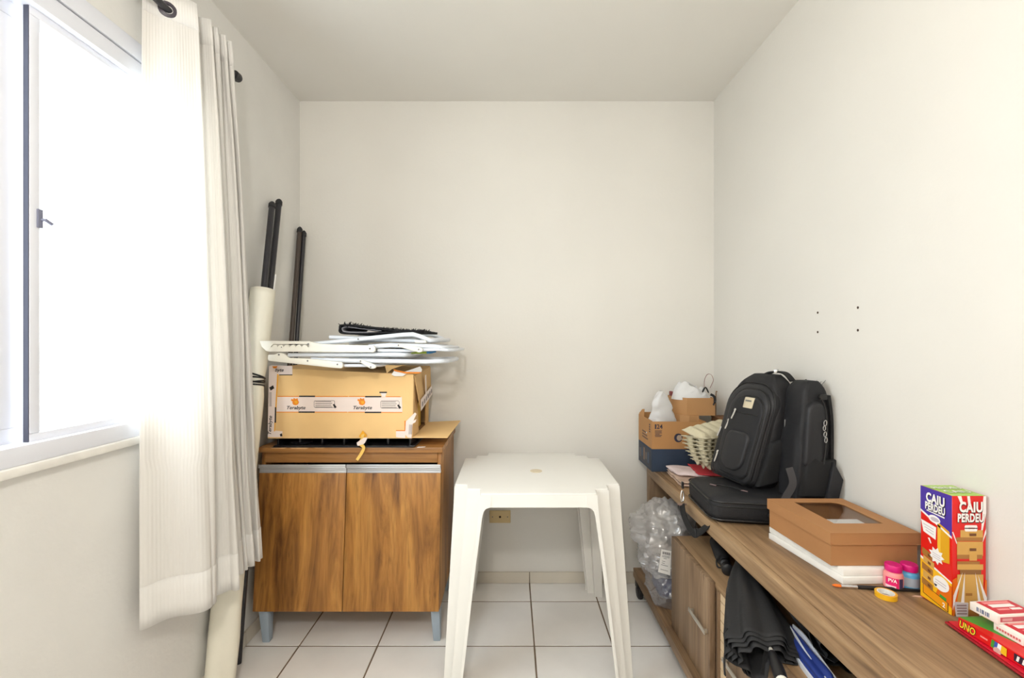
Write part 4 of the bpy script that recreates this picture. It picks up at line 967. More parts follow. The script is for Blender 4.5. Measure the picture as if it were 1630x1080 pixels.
MB().box(-.019, .019, -.005, .005, -.007, .007, Frame(BC-wv*.030+dv*.118+Vector((0, 0, .418)), -wv*.6+dv*.8, (-dv*.6-wv*.8), (0, 0, 1))).build('buckle', M_chrome, bp1, bevel=.002)
# second pack
BC2 = Vector((.950, 1.515, LZ+.0))
bp2, f2, s2_, wv2, dv2 = backpack('backpack', 'slimmer black backpack against the right wall behind the larger one', Vector((.947, 1.505, LZ+.094)), (.10, -.995, 0), .112, .125, .392, .09, .085, M_nyl, 3.0, 0, .30)
frS2 = Frame(Vector((.947, 1.505, LZ+.0))+dv2*.004, dv2, dv2*.07+Vector((0, 0, 1)), wv2)
puff([(.0, .108), (.118, .10), (.112, .228), (.055, .225), (.03, .24), (.006, .222)], frS2, -.012, .013, .12, 'side_pocket', MATS['pocket_mesh'], bp2)
puff(arch(.0, .064, .20, .42, .03, .02), frS2, -.010, .012, .15, 'side_panel', M_nyl2, bp2)
MB().tube(smooth_path([frS2(.064, .215, .012), frS2(.068, .33, .012), frS2(.055, .41, .010), frS2(.035, .44, .006)], 6), .0025, 6).build('zipper', M_zip, bp2, smooth=True)
mb = MB()
for k, (a, b, r) in enumerate(((.056, .352, .007), (.054, .335, .006), (.058, .315, .0065), (.062, .296, .0065))):
    ringp = [frS2(a+math.cos(2*PI*q_/12)*r*.7, b+math.sin(2*PI*q_/12)*r*1.3, .016) for q_ in range(13)]; mb.tube(ringp, .0017, 6)
mb.build('zip_pull', M_chrome, bp2, smooth=True)
MB().box(-.013, .013, -.009, .009, -.004, .006, Frame(frS2(.052, .436, .004), dv2, (0, 0, 1), wv2)).build('buckle', M_leather, bp2, bevel=.003)
MB().ribbon(smooth_path([frS2(.078, .44, -.008), frS2(.092, .36, -.006), frS2(.101, .25, -.006), frS2(.105, .18, -.006)], 5), .008, .01, -wv2).build('shoulder_strap', M_web, bp2)
w_ = [P(1326, 735, 1.49), P(1347, 764, 1.475), P(1331, 806, 1.475), P(1312, 806, 1.49)]
for p in w_: p.x = min(p.x, XR-.006)
MB().hexa([p+Vector((0, -.006, 0)) for p in w_]+[p+Vector((0, .008, 0)) for p in w_]).build('hip_wing', M_nyl, bp2, bevel=.003)
for k in range(4):
    a = frS2(.06+.01*k, .470, -.05); MB().tube([a, a+Vector((.006*(k-1), -.004, .014+.004*(k % 2)))], .0006, 4).build('thread', M_web, bp2)
sp = smooth_path([P(1256, 745, 1.50), P(1262, 770, 1.49), P(1252, 790, 1.485), P(1248, 800, 1.48)], 5)
MB().ribbon(sp, .012, .0025, (1, 0, .1)).build('webbing', mat('webbing_grey', (62, 60, 62), .7), bp2)
# ================================================================ small things on the console
frK = lambda o, u, v, n: Frame(o, u, v, n)
M_canv = mat('canvas_white', (240, 238, 232), .7, var=.03, vscale=30)
q4 = [(.846, 1.161), (1.03, 1.166), (1.045, 1.437), (.811, 1.434)]
for k, lab in enumerate(('lower of two white stretched canvases under the kraft box', 'upper of two white stretched canvases under the kraft box')):
    z = ZT_+.0006+k*.0188; dx = .004*k
    t = thing('canvas', (.93, 1.30, z), lab, 'canvas', 'stacked white canvases')
    MB().hexa([(x+dx, y+dx, z) for x, y in q4]+[(x+dx, y+dx, z+.018) for x, y in q4]).build('stretched_canvas', M_canv, t, bevel=.0015)
# kraft box with a window lid
M_kb = mat('kraft_box', (176, 126, 80), .75, var=.05, vscale=7); M_kbi = mat('kraft_box_inside', (90, 66, 50), .9)
KZ = ZT_+.0386; KH = .0865
ka = Vector((.8252, 1.1764)); kb = Vector((1.0585, 1.1764)); kc = Vector((1.045, 1.438)); kd = Vector((.8085, 1.438))
kx = thing('gift_box', (.935, 1.305, KZ), 'brown kraft box with a clear window lid lying on the white canvases', 'box')
def quad(i, z): 
    c = (ka+kb+kc+kd)/4; out = []
    for p in (ka, kb, kc, kd):
        d = p-c; out.append(Vector((p.x-math.copysign(i, d.x), p.y-math.copysign(i, d.y), z)))
    return out
def shell(o0, o1, z0, z1, nm, m, par, wall):
    a = quad(o0, z0); b = quad(o0, z1); c_ = quad(o0+wall, z0); d = quad(o0+wall, z1)
    mb = MB(); vs = a+b+c_+d; fs = []
    for k in range(4):
        j = (k+1) % 4; fs += [(k, j, 4+j, 4+k), (8+j, 8+k, 12+k, 12+j), (4+k, 4+j, 12+j, 12+k), (j, k, 8+k, 8+j)]
    return mb.add(vs, fs).build(nm, m, par)
shell(.0048, 0, KZ, KZ+KH-.006, 'box_walls', M_kb, kx, .0018)
MB().hexa(quad(.0068, KZ)+quad(.0068, KZ+.002)).build('box_bottom', M_kbi, kx)
lidz0, lidz1 = KZ+KH-.031, KZ+KH
ld_ = shell(0, 0, lidz0, lidz1-.0015, 'lid', M_kb, kx, .0018)
win = [Vector((.879, 1.240)), Vector((1.013, 1.240)), Vector((1.010, 1.405)), Vector((.873, 1.406))]
mb = MB(); oq = quad(0, lidz1-.0018); oq2 = quad(0, lidz1)
wi = [Vector((p.x, p.y, lidz1-.0018)) for p in win]; wi2 = [Vector((p.x, p.y, lidz1)) for p in win]
vs = oq2+wi2+oq+wi; fs = []
for k in range(4):
    j = (k+1) % 4; fs += [(k, j, 4+j, 4+k), (8+j, 8+k, 12+k, 12+j), (4+k, 4+j, 12+j, 12+k), (j, k, 8+k, 8+j)]
mb.add(vs, fs).build('lid_top', M_kb, ld_)
MB().prism([(1.011, 1.405), (.985, 1.405), (.995, 1.402), (1.004, 1.395), (1.0105, 1.380)], Frame((0, 0, lidz1-.0017), (1, 0, 0), (0, 1, 0)), 0, .0016).build('window_corner', M_kb, ld_)
MB().hexa([p-Vector((0, 0, .0012)) for p in wi]+[p-Vector((0, 0, .0004)) for p in wi]).build('pane', clear_mat('box_window_film', (250, 250, 250), gloss=.10, rough=.03), ld_)
pp = thing('paper_sheet', (.94, 1.29, KZ+.0025), 'white folded paper lying inside the windowed kraft box', 'paper')
MB().hexa([(.850, 1.195, KZ+.066), (.995, 1.195, KZ+.066), (1.01, 1.33, KZ+.060), (.85, 1.33, KZ+.060), (.85, 1.195, KZ+.069), (.995, 1.195, KZ+.069), (1.01, 1.33, KZ+.063), (.85, 1.33, KZ+.063)]).build('sheet', M_print_w, pp)
MB().box(.855, .98, 1.20, 1.31, KZ+.0025, KZ+.0595).build('pad', M_print_w, pp)
# paint pots
def pot(c, body, label, lab_m, kind):
    t = thing('paint_pot', c, label, 'paint pot', 'paint pots'); fr = Frame(c, (1, 0, 0), (0, 1, 0), (0, 0, 1)); r = .0205
    MB().lathe([(r*.86, 0), (r, .003), (r, .034), (r*.93, .039), (r*.80, .0415), (r*.80, .045)], fr, 32).build('jar', body, t, smooth=True)
    MB().lathe([(r*.86, .0435), (r*.88, .045), (r*.88, .0575), (r*.82, .0595), (.0005, .059)], fr, 32).build('cap', mat('magenta_cap', (214, 22, 122), .4), t, smooth=True)
    def wrap(a0, a1, z0, z1, m, nm, off): MB().grid(lambda u, v: Vector(c)+Vector((math.cos(a0+(a1-a0)*u)*(r+off), math.sin(a0+(a1-a0)*u)*(r+off), z0+(z1-z0)*v)), 12, 1).build(nm, m, t, smooth=True)
    if kind == 0:
        wrap(math.radians(185), math.radians(262), .006, .031, mat('label_pink', (232, 30, 110), .5), 'label', .0004)
        wrap(math.radians(185), math.radians(245), .006, .012, mat('label_pale', (250, 214, 222), .5), 'label', .0007)
        wrap(math.radians(264), math.radians(292), .006, .031, mat('label_navy', (62, 50, 92), .5), 'label', .0004)
        d = Vector((math.cos(math.radians(226)), math.sin(math.radians(226)), 0))
        text('lettering', 'PVA', M_print_w, t, Frame(Vector(c)+d*(r+.0012)+Vector((0, 0, .0245)), (-d.y*1.0, d.x*1.0, 0), (0, 0, 1), d), .012, bold=.02, lift=.0004, sx=.8)
    else:
        wrap(math.radians(195), math.radians(300), .008, .030, mat('label_silver', (168, 178, 190), .4), 'label', .0004)
pot((.9625, 1.147, ZT_+.0006), mat('pot_pink', (240, 150, 150), .35), 'pink paint pot with magenta cap beside the canvases', None, 0)
pot((1.004, 1.149, ZT_+.0006), mat('pot_blue', (92, 170, 214), .35), 'blue paint pot with magenta cap beside the game box', None, 1)
# brush
by = lambda px, py: P(px, py, (H-ZT_-.005)*F/(py-CY))
bt = thing('paint_brush', by(1395, 938), 'paintbrush with black handle and orange bristles before the canvases', 'brush')
a, b, c, e = by(1325, 932), by(1338, 933.5), by(1364, 935), by(1468, 941)
for v_ in (a, b, c, e): v_.z = ZT_+.0052
MB().tube([a, a.lerp(b, .4), b], [.0022, .0052, .0048], 10, flat=.7).build('bristles', mat('bristle_orange', (226, 112, 30), .8), bt, smooth=True)
MB().tube([b, c], [.005, .0045], 12).build('ferrule', M_chrome, bt, smooth=True)
MB().tube([c, c.lerp(e, .2), c.lerp(e, .7), e], [.0045, .0049, .0042, .0028], 10).build('handle', M_black, bt, smooth=True)
# tape roll
tc = (.909, 1.1045, ZT_+.0005)
tp = thing('tape_roll', tc, 'small roll of yellow tape lying on the console', 'tape')
fr = Frame(tc, (1, 0, 0), (0, 1, 0), (0, 0, 1))
MB().lathe([(.0175, 0), (.0222, 0), (.0222, .0115), (.0175, .0115)], fr, 36, caps=False).build('tape', mat('tape_yellow', (232, 176, 30), .3), tp, smooth=True, angle=30)
MB().lathe([(.0155, .0003), (.0176, .0003), (.0176, .0117), (.0155, .0117), (.0155, .0003)], fr, 36, caps=False).build('core', mat('core_white', (232, 232, 226), .6), tp, smooth=True, angle=30)
# ---------------------------------------------------------------- tumbling-tower game box
GX0, GX1, GY0, GY1, GZ0, GZ1 = .9965, 1.0735, 1.0293, 1.108, ZT_+.0006, ZT_+.2705
gm = thing('game_box', (1.035, 1.07, GZ0), 'tall red and blue tumbling-tower game box with white lettering on the console', 'game box')
M_gred = mat('game_red', (222, 22, 18), .3); M_gpur = mat('game_purple', (72, 50, 160), .3); M_ggrn = mat('game_green', (166, 206, 70), .3)
M_gyel = mat('game_yellow', (248, 190, 24), .3); M_gorg = mat('game_orange', (232, 112, 20), .3); M_gw1 = mat('block_tan', (212, 166, 84), .4); M_gw2 = mat('block_tan_dark', (168, 116, 52), .4); M_gw3 = mat('block_end', (110, 66, 30), .4)
MB().box(GX0, GX1, GY0, GY1, GZ0, GZ1).build('carton', M_gred, gm, bevel=.0008, seg=1)
W1 = GY1-GY0; W2 = GX1-GX0; GH = GZ1-GZ0
fA = Frame((GX0, GY1, GZ0), (0, -W1, 0), (0, 0, GH), (-1, 0, 0))      # left face, unit coordinates
fB = Frame((GX0, GY0, GZ0), (W2, 0, 0), (0, 0, GH), (0, -1, 0))       # face towards the viewer
fC = Frame((GX0, GY0, GZ1), (W2, 0, 0), (0, W1, 0), (0, 0, 1))        # top
def dA(p, m, l=.0004, nm='print'): decal(nm, p, fA, m, gm, l, .0002)
def dB(p, m, l=.0004, nm='print'): decal(nm, p, fB, m, gm, l, .0002)
decal('print', [(.01, .01), (.99, .01), (.99, .99), (.01, .99)], fC, M_ggrn, gm, .0004, .0002)
def gtext(body, fr_, cu, cv, size, wide, m1, m2, bold=.045):
    k = fr_.u.length; kh = fr_.v.length
    for m_, dx, dy, l, bd in ((m2, .012, -.006, .0010, bold+.02), (m1, 0, 0, .0016, bold)):
        f_ = Frame(fr_(cu+dx, cv+dy, 0), fr_.u.normalized(), fr_.v.normalized(), fr_.n)
        text('lettering', body, m_, gm, f_, size, bold=bd, lift=l, sx=wide, spacing=1.08)
for f_, body, v_, s_, w_2 in ((fC, 'CAIU', .34, .024, 1.0), (fC, 'PERDEU', .68, .020, .9)): gtext(body, f_, .5, v_, s_, w_2, M_print_w, M_ggrn, .02)
dA([(.0, .79), (1, .655), (1, 1), (0, 1)], M_gpur); dA([(0, .775), (1, .640), (1, .658), (0, .793)], M_print_w, .0006)
gtext('CAIU', fA, .5, .917, .029, .66, M_print_w, M_print_k); gtext('PERDEU', fA, .49, .840, .0235, .57, M_print_w, M_print_k)
dA([(.2, .806), (.78, .796), (.78, .785), (.2, .796)], M_print_w, .0006); dA(ell(.46, .745, .19, .034, 16), M_print_w, .0007); dA(ell(.48, .744, .14, .018, 12), mat('print_soft', (196, 186, 196), .6), .0009)
dA([(.02, .70), (.52, .68), (.50, .57), (.10, .60)], M_print_w, .0006)
for k in range(3): dA([(.10+.04*k, .672-.024*k), (.44, .658-.024*k), (.44, .652-.024*k), (.10+.04*k, .666-.024*k)], mat('print_soft', (196, 186, 196), .6), .0008)
dA([(.56, .735), (.93, .690), (.93, .42), (.72, .41), (.56, .47)], mat('block_gold', (224, 166, 30), .4), .0005); dA([(.56, .735), (.66, .722), (.66, .44), (.56, .47)], mat('block_gold_light', (240, 190, 60), .4), .0006)
star = []
for k in range(18):
    r = 1 if k % 2 == 0 else .66; a_ = 2*PI*k/18; star.append((.53+.25*r*math.cos(a_), .435+.075*r*math.sin(a_)))
dA(star, M_print_w, .0009); dA([(.25, .56), (.31, .565), (.37, .525), (.34, .518)], M_print_w, .0008)
for k in range(3): dA([(.40, .455-.018*k), (.66, .447-.018*k), (.66, .442-.018*k), (.40, .450-.018*k)], mat('print_soft', (196, 186, 196), .6), .0011)
dA([(0, .01), (1, .0), (1, .27), (0, .36)], M_gyel, .0005); dA([(0, .375), (1, .275), (1, .262), (0, .355)], M_print_w, .0007); dA([(.5, .10), (1, .06), (1, .24), (.7, .26)], M_gorg, .0006)
for k in range(5):
    v_ = .455-k*.066; o_ = .04*(k % 2)
    dA([(.06+o_, v_), (.42+o_, v_-.03), (.42+o_, v_-.085), (.06+o_, v_-.058)], M_gw1 if k % 2 else M_gw2, .0008+k*.0001)
    dA([(.26, v_-.035), (.35, v_-.042), (.35, v_-.064), (.26, v_-.057)], M_gw3, .0015)
dA(ell(.68, .215, .25, .062, 20), M_print_w, .0012); dA([(.45, .19), (.56, .19), (.50, .155)], M_print_w, .0012)
for k in range(2): dA([(.50, .235-.022*k), (.84, .222-.022*k), (.84, .216-.022*k), (.50, .229-.022*k)], mat('print_soft', (196, 186, 196), .6), .0014)
dA([(.09, .135), (.90, .085), (.90, -.0+.005), (.09, .05)], M_print_k, .0010); dA([(.11, .130), (.88, .082), (.88, .012), (.11, .055)], mat('game_amber', (244, 160, 22), .3), .0012)
dA([(.64, .125), (.84, .115), (.84, .09), (.64, .10)], mat('print_green', (60, 160, 60), .5), .0012)
gtext('2', fA, .77, .045, .014, 1.0, M_print_w, M_gorg, .02)
# viewer face
dB([(.16, 1), (.27, 1), (.33, .93), (.26, .93)], M_print_w, .0004); dB([(.44, 1), (.52, 1), (.55, .93), (.47, .93)], M_print_w, .0004); dB([(.92, 1), (1, 1), (1, .86), (.86, .66), (.84, .66)], M_print_w, .0004)
dB([(0, .70), (.03, .70), (.16, .60), (.13, .60)], M_print_w); dB([(.96, .70), (1, .73), (1, .69), (.86, .585)], M_print_w)
gtext('CAIU', fB, .54, .905, .031, .70, M_print_w, M_print_k); gtext('PERDEU', fB, .53, .816, .0255, .62, M_print_w, M_print_k)
dB(rrect(.36, .74, .705, .757, .03, 3), M_print_w, .0007)
text('fine_print', 'CAIU', mat('print_red_dark', (150, 40, 40), .5), gm, Frame(fB(.56, .731), (1, 0, 0), (0, 0, 1), (0, -1, 0)), .006, lift=.001)
blocks = [(.24, .90, .715, .645, 1), (.12, .90, .655, .625, 2), (.14, .90, .62, .50, 1), (.14, .88, .51, .475, 2), (.50, .72, .52, .46, 1), (.14, .80, .455, .425, 2), (.14, .90, .43, .385, 1), (.22, .84, .385, .345, 3), (.14, .90, .345, .05, 1), (.05, .95, .05, .0, 2)]
for k, (a_, b_, v1, v0, c_) in enumerate(blocks): dB([(a_, v0), (b_, v0), (b_, v1), (a_, v1)], (M_gw1, M_gw2, mat('block_shadow', (140, 96, 46), .4))[c_-1], .0006+k*.0001)
for a_, v_, m_ in ((.50, .69, M_gw3), (.50, .565, M_gw3), (.38, .19, M_gw2), (.52, .125, M_gw3)): dB([(a_, v_-.022), (a_+.19, v_-.022), (a_+.19, v_), (a_, v_)], m_, .0018)
dB([(.0, .30), (.12, .32), (.18, .20), (.05, .0), (.0, .0)], M_gorg, .0016); dB([(.96, .30), (1, .30), (1, .0), (.86, .0)], M_gorg, .0016)
for pts in ([(.0, .05), (.02, .17), (.28, .36)], [(.19, .0), (.33, .0), (.35, .36)], [(.66, .36), (.78, 0), (.90, 0)], [(.74, .34), (1, .03), (1, .15)]): dB(pts, M_print_w, .0020)
# small card leaning at the box foot
cp = thing('price_card', (1.012, 1.022, ZT_), 'small silver printed tag against the foot of the game box', 'tag')
fr = Frame((1.0, 1.0255, ZT_+.0006), (1, .0, 0), (0, .06, 1), (0, -1, .06))
MB().prism([(.002, 0), (.028, .0), (.031, .030), (-.001, .032)], fr, 0, .0008).build('card', mat('tag_silver', (206, 204, 206), .35), cp)
for k in range(4): decal('fine_print', [(.004, .026-.006*k), (.026, .026-.006*k), (.026, .023-.006*k), (.004, .023-.006*k)], fr, mat('tag_ink', (150, 130, 132), .6), cp, .0012)
# ---------------------------------------------------------------- red pouch, card game and two decks
M_pch = mat('red_pouch', (206, 14, 44), .4); M_uno = mat('card_red', (220, 20, 24), .3)
pz = ZT_+.0006
pc = thing('red_pouch', (1.0, .90, pz), 'flat crimson plastic pouch under the card games', 'pouch')
MB().hexa([(.934, .70, pz), (1.062, .70, pz), (1.060, .985, pz), (.957, .990, pz), (.930, .70, pz+.010), (1.062, .70, pz+.010), (1.060, .99, pz+.010), (.952, .996, pz+.010)]).build('pouch', M_pch, pc, bevel=.004, seg=3)
MB().tube([(.929, .70, pz+.005), (.951, .995, pz+.005), (1.058, .990, pz+.005)], .003, 6).build('edge_welt', mat('pouch_edge', (160, 8, 30), .4), pc, smooth=True)
uz = pz+.0108
un = thing('card_game_box', (1.0, .86, uz), 'red card game box with yellow lettering under two card decks', 'game box')
ua = [(.953, .72), (1.060, .72), (1.056, .970), (.953, .972)]
MB().hexa([(x, y, uz) for x, y in ua]+[(x+.001, y, uz+.020) for x, y in ua]).build('carton', M_uno, un, bevel=.0008, seg=1)
frU = Frame((.954, .972, uz+.020), (.0, -.25, 0), (.106, .003, 0), (0, 0, 1)); frU.u /= 1; 
frUs = Frame((.953, .971, uz), (0, -1, 0), (.05, 0, 1), (-1, 0, 0))
decal('print', [(.0, .02), (.0, .55), (.30, .62), (.34, .30)], frU, mat('cardgame_green', (70, 150, 50), .4), un, .0004)
decal('print', [(.0, .5), (.0, .98), (.25, .98), (.25, .6)], frU, mat('cardgame_yellow', (240, 190, 30), .4), un, .0006)
# logo on the side wall
decal('logo', [(.004, .003), (.034, .001), (.039, .010), (.034, .0185), (.006, .0185), (.001, .010)], frUs, mat('cardgame_logo_red', (236, 40, 30), .4), un, .0008)
ft = Frame(frUs(.020, .0098), frUs.u, frUs.v, frUs.n)
text('lettering', 'UNO', M_print_k, un, ft, .020, bold=.07, lift=.0012, sx=.72, shear=.15); text('lettering', 'UNO', mat('cardgame_letter', (250, 216, 50), .4), un, ft, .020, bold=.02, lift=.0018, sx=.72, shear=.15)
decal('fine_print', [(.046, .009), (.060, .009), (.060, .012), (.046, .012)], frUs, mat('cardgame_pale', (246, 150, 140), .5), un, .0008)
for k, (a_, m_) in enumerate(((.066, mat('cardgame_green', (70, 150, 50), .4)), (.072, mat('cardgame_blue', (60, 90, 180), .4)), (.078, M_print_w), (.085, mat('cardgame_yellow', (240, 190, 30), .4)))):
    decal('card_picture', [(a_, .003), (a_+.011, .002), (a_+.011, .017), (a_+.002, .018)], frUs, m_, un, .0008+k*.0003)
decal('print', [(.108, .004), (.145, .004), (.145, .018), (.108, .018)], frUs, mat('cardgame_dark', (44, 30, 50), .4), un, .0008)
for k in range(3): decal('print', [(.112+k*.010, .006), (.116+k*.010, .006), (.118+k*.010, .016), (.114+k*.010, .016)], frUs, M_print_w, un, .0012)
sl = MB(); sl.lathe([(.007, 0), (.007, .0008), (.0005, .001)], Frame(frUs(.080, .002, .002), frUs.u, frUs.v, frUs.n), 18); sl.build('clear_seal', mat('seal_pale', (216, 170, 160), .3), un)
M_dk = mat('deck_cream', (244, 236, 226), .45); M_dr = mat('deck_red', (206, 40, 58), .4)
def deck(o, u, z, label, first):
    u = Vector(u).normalized(); v = Vector((-u.y, u.x, 0)); t = thing('card_deck', (o[0], o[1], z), label, 'card deck', 'card decks on the game box')
    fr = Frame((o[0], o[1], z), u, v, (0, 0, 1)); L, Wd, Hh = .090, .052, .0175         # o: near-left corner
    MB().box(0, L, 0, Wd, 0, Hh, fr).build('carton', M_dk, t, bevel=.0015)
    frT = Frame(fr(0, 0, Hh), u, v, (0, 0, 1))
    decal('red_panel', [(.010, .004), (L-.003, .004), (L-.003, Wd-.004), (.010, Wd-.004)], frT, M_dr, t, .0004)
    for k, (a_, b_, c_, d_) in enumerate(((.018, .038, .078, .045), (.022, .026, .074, .036), (.024, .016, .05, .021), (.054, .016, .078, .022))): decal('print', [(a_, b_), (c_, b_), (c_, d_), (a_, d_)], frT, (mat('deck_pale', (240, 150, 150), .5), M_print_w)[k % 2], t, .0007)
    frN = Frame(fr(0, 0, 0), u, (0, 0, 1), -v); decal('red_panel', [(.006, .004), (L-.004, .004), (L-.004, .0135), (.006, .0135)], frN, mat('deck_rose', (196, 90, 100), .5), t, .0004)
    decal('print', [(.010, .006), (.032, .006), (.032, .0115), (.010, .0115)], frN, mat('deck_rose_pale', (226, 170, 170), .5), t, .0008)
    frS_ = Frame(fr(0, Wd, 0), -v, (0, 0, 1), -u)
    if first:
        for k, w_ in enumerate((.0022, .001, .0016, .0026, .001, .0018, .0024, .001)): decal('barcode', [(.014+k*.0032, .005), (.014+k*.0032+w_, .005), (.014+k*.0032+w_, .0135), (.014+k*.0032, .0135)], frS_, mat('barcode_blue', (110, 120, 150), .5), t, .0005)
    else:
        for k in range(9): decal('print', [(.006+k*.0048, .006), (.0095+k*.0048, .006), (.0095+k*.0048, .0105), (.006+k*.0048, .0105)], frS_, mat('deck_letter', (206, 110, 110), .5), t, .0005)
deck((.986, .8765), (1, .06, 0), uz+.0206, 'white and red card deck on the red game box, lower of two', False)
deck((.979, .9165), (1, .085, 0), uz+.0206+.0181, 'white and red card deck with barcode, upper of two', True)
# glue smear on the wood
sm = MB().prism([(0, 0), (.012, .004), (.03, .0), (.042, -.008), (.03, -.006), (.012, -.004)], Frame((.975, 1.108, ZT_+.0001), (1, 0, 0), (0, 1, 0)), 0, .0004).build('glue_smear', mat('dried_glue', (214, 178, 156), .5), rk)

# ================================================================ umbrellas in the console gap
M_umb = mat('umbrella_black', (30, 30, 32), .75, var=.1, vscale=20, bump=.1, bscale=120)
def umb(nm, label, tip, end, rings, m, lobes=8, seed=0, amp=.14, drape=False):
    """folded canopy: rings of (t along axis, half width, half height, sideways, drop)"""
    tip = Vector(tip); end = Vector(end); ax = (end-tip).normalized(); sd = Vector((ax.y, -ax.x, 0)).normalized()
    if sd.x > 0: sd = -sd
    t = thing(nm, (tip+end)/2-Vector((0, 0, .04)), label, 'umbrella', 'umbrellas in the console gap')
    nr = len(rings)-1
    def fn(u, v, q_=1.0):
        i = min(int(v*nr), nr-1); f_ = v*nr-i; a, b = rings[i], rings[i+1]; r = [a[k]*(1-f_)+b[k]*f_ for k in range(5)]
        th = 2*PI*u; k = 1+amp*v*math.cos(lobes*th+seed+2*v)+.05*nz((math.cos(th)*2, math.sin(th)*2, v*4+seed), 1)
        c = tip+ax*r[0]
        p = c+sd*(math.cos(th)*r[1]*k*q_+r[3])+Vector((0, 0, math.sin(th)*r[2]*k*q_-r[4]))
        if drape:                      # lies on the shelf, hangs down in front of the doors
            lo = ZK+.003+(1-q_)*.012
            if p.x > .634: p.z = max(p.z, lo)
            p.z = min(p.z, ZL-.003) if p.x > XF-.01 else p.z
        else: p.z = min(max(p.z, ZK+.002), ZL-.003)
        return p
    global UFN; UFN = fn
    MB().grid(fn, 64, 26, closed=True).build('canopy', m, t, smooth=True, solid=.0015, angle=180)
    return t, tip, end, ax, sd
ZU = ZK
u1, tip, end, ax, sd = umb('umbrella', 'large black umbrella drooping over the console front with its handle outward', (.752, 1.50, ZU+.050), (.612, 1.035, ZU+.018),
    [(.0, .012, .012, 0, 0), (.06, .034, .036, .0, .004), (.15, .054, .042, .006, .006), (.24, .068, .046, .008, .010), (.32, .080, .050, .010, .018), (.385, .088, .054, .010, .030)], M_umb, 8, 1, .13, drape=True)
for k, sc_ in enumerate((.93, .84, .70)):
    MB().grid(lambda u, v: UFN(u, .80+v*.2, sc_)+ax*(.010*v*(k+1)), 64, 6, closed=True).build('inner_fold', M_umb, u1, smooth=True, solid=.0015, angle=180)
MB().tube([tip+ax*.02, end], .0045, 8).build('shaft', M_chrome, u1, smooth=True)
hs = tip+ax*.405
MB().lathe([(.004, -.012), (.0085, -.008), (.0105, 0), (.0085, .008), (.006, .011)], Frame(hs, sd, sd.cross(ax), ax), 16).build('collar', M_chrome, u1, smooth=True)
MB().tube([hs+ax*.008, hs+ax*.03, hs+ax*.075, hs+ax*.095], [.0085, .0125, .0145, .0135], 14).build('handle', M_black, u1, smooth=True)
MB().tube([hs+ax*.0952, hs+ax*.108, hs+ax*.114], [.0132, .0118, .006], 14).build('handle_tip', mat('handle_cream', (226, 224, 214), .4), u1, smooth=True)
MB().ribbon(smooth_path([P(1157, 1000, 1.19), P(1153, 1010, 1.185), P(1155, 1030, 1.18), P(1153, 1055, 1.175), P(1154, 1076, 1.17)], 4), .004, .002, (0, 1, 0)).build('tie_strap', M_web, u1)
MB().ribbon(smooth_path([P(1220, 1036, 1.12), P(1217, 1054, 1.118), P(1214, 1074, 1.115)], 4), .005, .002, (1, 0, 0)).build('tie_strap', M_web, u1)
for k in range(5):
    a = UFN(.50+.05*k, 1.0, .80)+ax*.02; MB().lathe([(.0022, 0), (.0022, .007), (.0008, .009)], Frame(a, sd, sd.cross(ax), ax), 8).build('rib_tip', M_chrome, u1, smooth=True)
u2, tip2, end2, ax2, sd2 = umb('umbrella', 'black umbrella lying further back in the console gap beside the large one', (.86, 1.42, ZU+.056), (.782, .985, ZU+.056),
    [(.0, .010, .010, 0, 0), (.08, .034, .034, 0, 0), (.20, .048, .042, .0, .002), (.30, .056, .044, .0, .004), (.36, .060, .045, .0, .004)], M_umb, 7, 3)
MB().ribbon(smooth_path([tip2+ax2*.18+sd2*.04+Vector((0, 0, .03)), tip2+ax2*.24+sd2*.062+Vector((0, 0, .012)), tip2+ax2*.31+sd2*.055+Vector((0, 0, -.02)), tip2+ax2*.35+sd2*.02+Vector((0, 0, -.03))], 5), .03, .002, ax2).build('loose_panel', M_umb, u2)
MB().tube([tip2+ax2*.3, end2], .005, 8).build('shaft', M_chrome, u2, smooth=True)
MB().tube([end2-ax2*.07, end2-ax2*.05, end2, end2+ax2*.03], [.009, .014, .016, .012], 12).build('handle', M_black, u2, smooth=True)
M_ub = mat('umbrella_blue', (28, 52, 128), .6); M_uw = mat('umbrella_white', (222, 226, 234), .6)
u3, tip3, end3, ax3, sd3 = umb('umbrella', 'blue and white umbrella with black handle lying on the console shelf', (.735, 1.205, ZU+.030), (.690, .905, ZU+.030),
    [(.0, .008, .008, 0, .008), (.05, .016, .014, .004, .012), (.12, .020, .016, .004, .012), (.19, .020, .017, 0, .010), (.21, .014, .012, 0, .008)], M_ub, 5, 2, .30)
for sgn, z_ in ((1, -.010), (.35, .008), (-.5, .012)):
    pth = smooth_path([tip3+ax3*.012+sd3*.010*sgn+Vector((0, 0, z_-.01)), tip3+ax3*.06+sd3*.023*sgn+Vector((0, 0, z_*1.1-.008)), tip3+ax3*.12+sd3*.026*sgn+Vector((0, 0, z_*1.0-.012)), tip3+ax3*.20+sd3*.022*sgn+Vector((0, 0, z_-.012))], 5)
    MB().ribbon(pth, .0065, .003, Vector((0, 0, 1))).build('white_band', M_uw, u3)
MB().tube([end3-ax3*.08, end3-ax3*.06, end3-ax3*.045, end3-ax3*.02, end3, end3+ax3*.02], [.010, .016, .013, .016, .0165, .010], 14).build('handle', M_black, u3, smooth=True)
u4 = thing('umbrella', (.73, 1.58, ZU), 'small folded black umbrella at the far end of the console shelf', 'umbrella', 'umbrellas in the console gap')
a = Vector((.775, 1.74, ZU+.0245)); b = Vector((.718, 1.505, ZU+.0215)); d = (b-a)
MB().tube([a+d*k for k in (0, .1, .5, .68, .74)], [.012, .02, .023, .022, .014], 16).build('canopy', M_umb, u4, smooth=True)
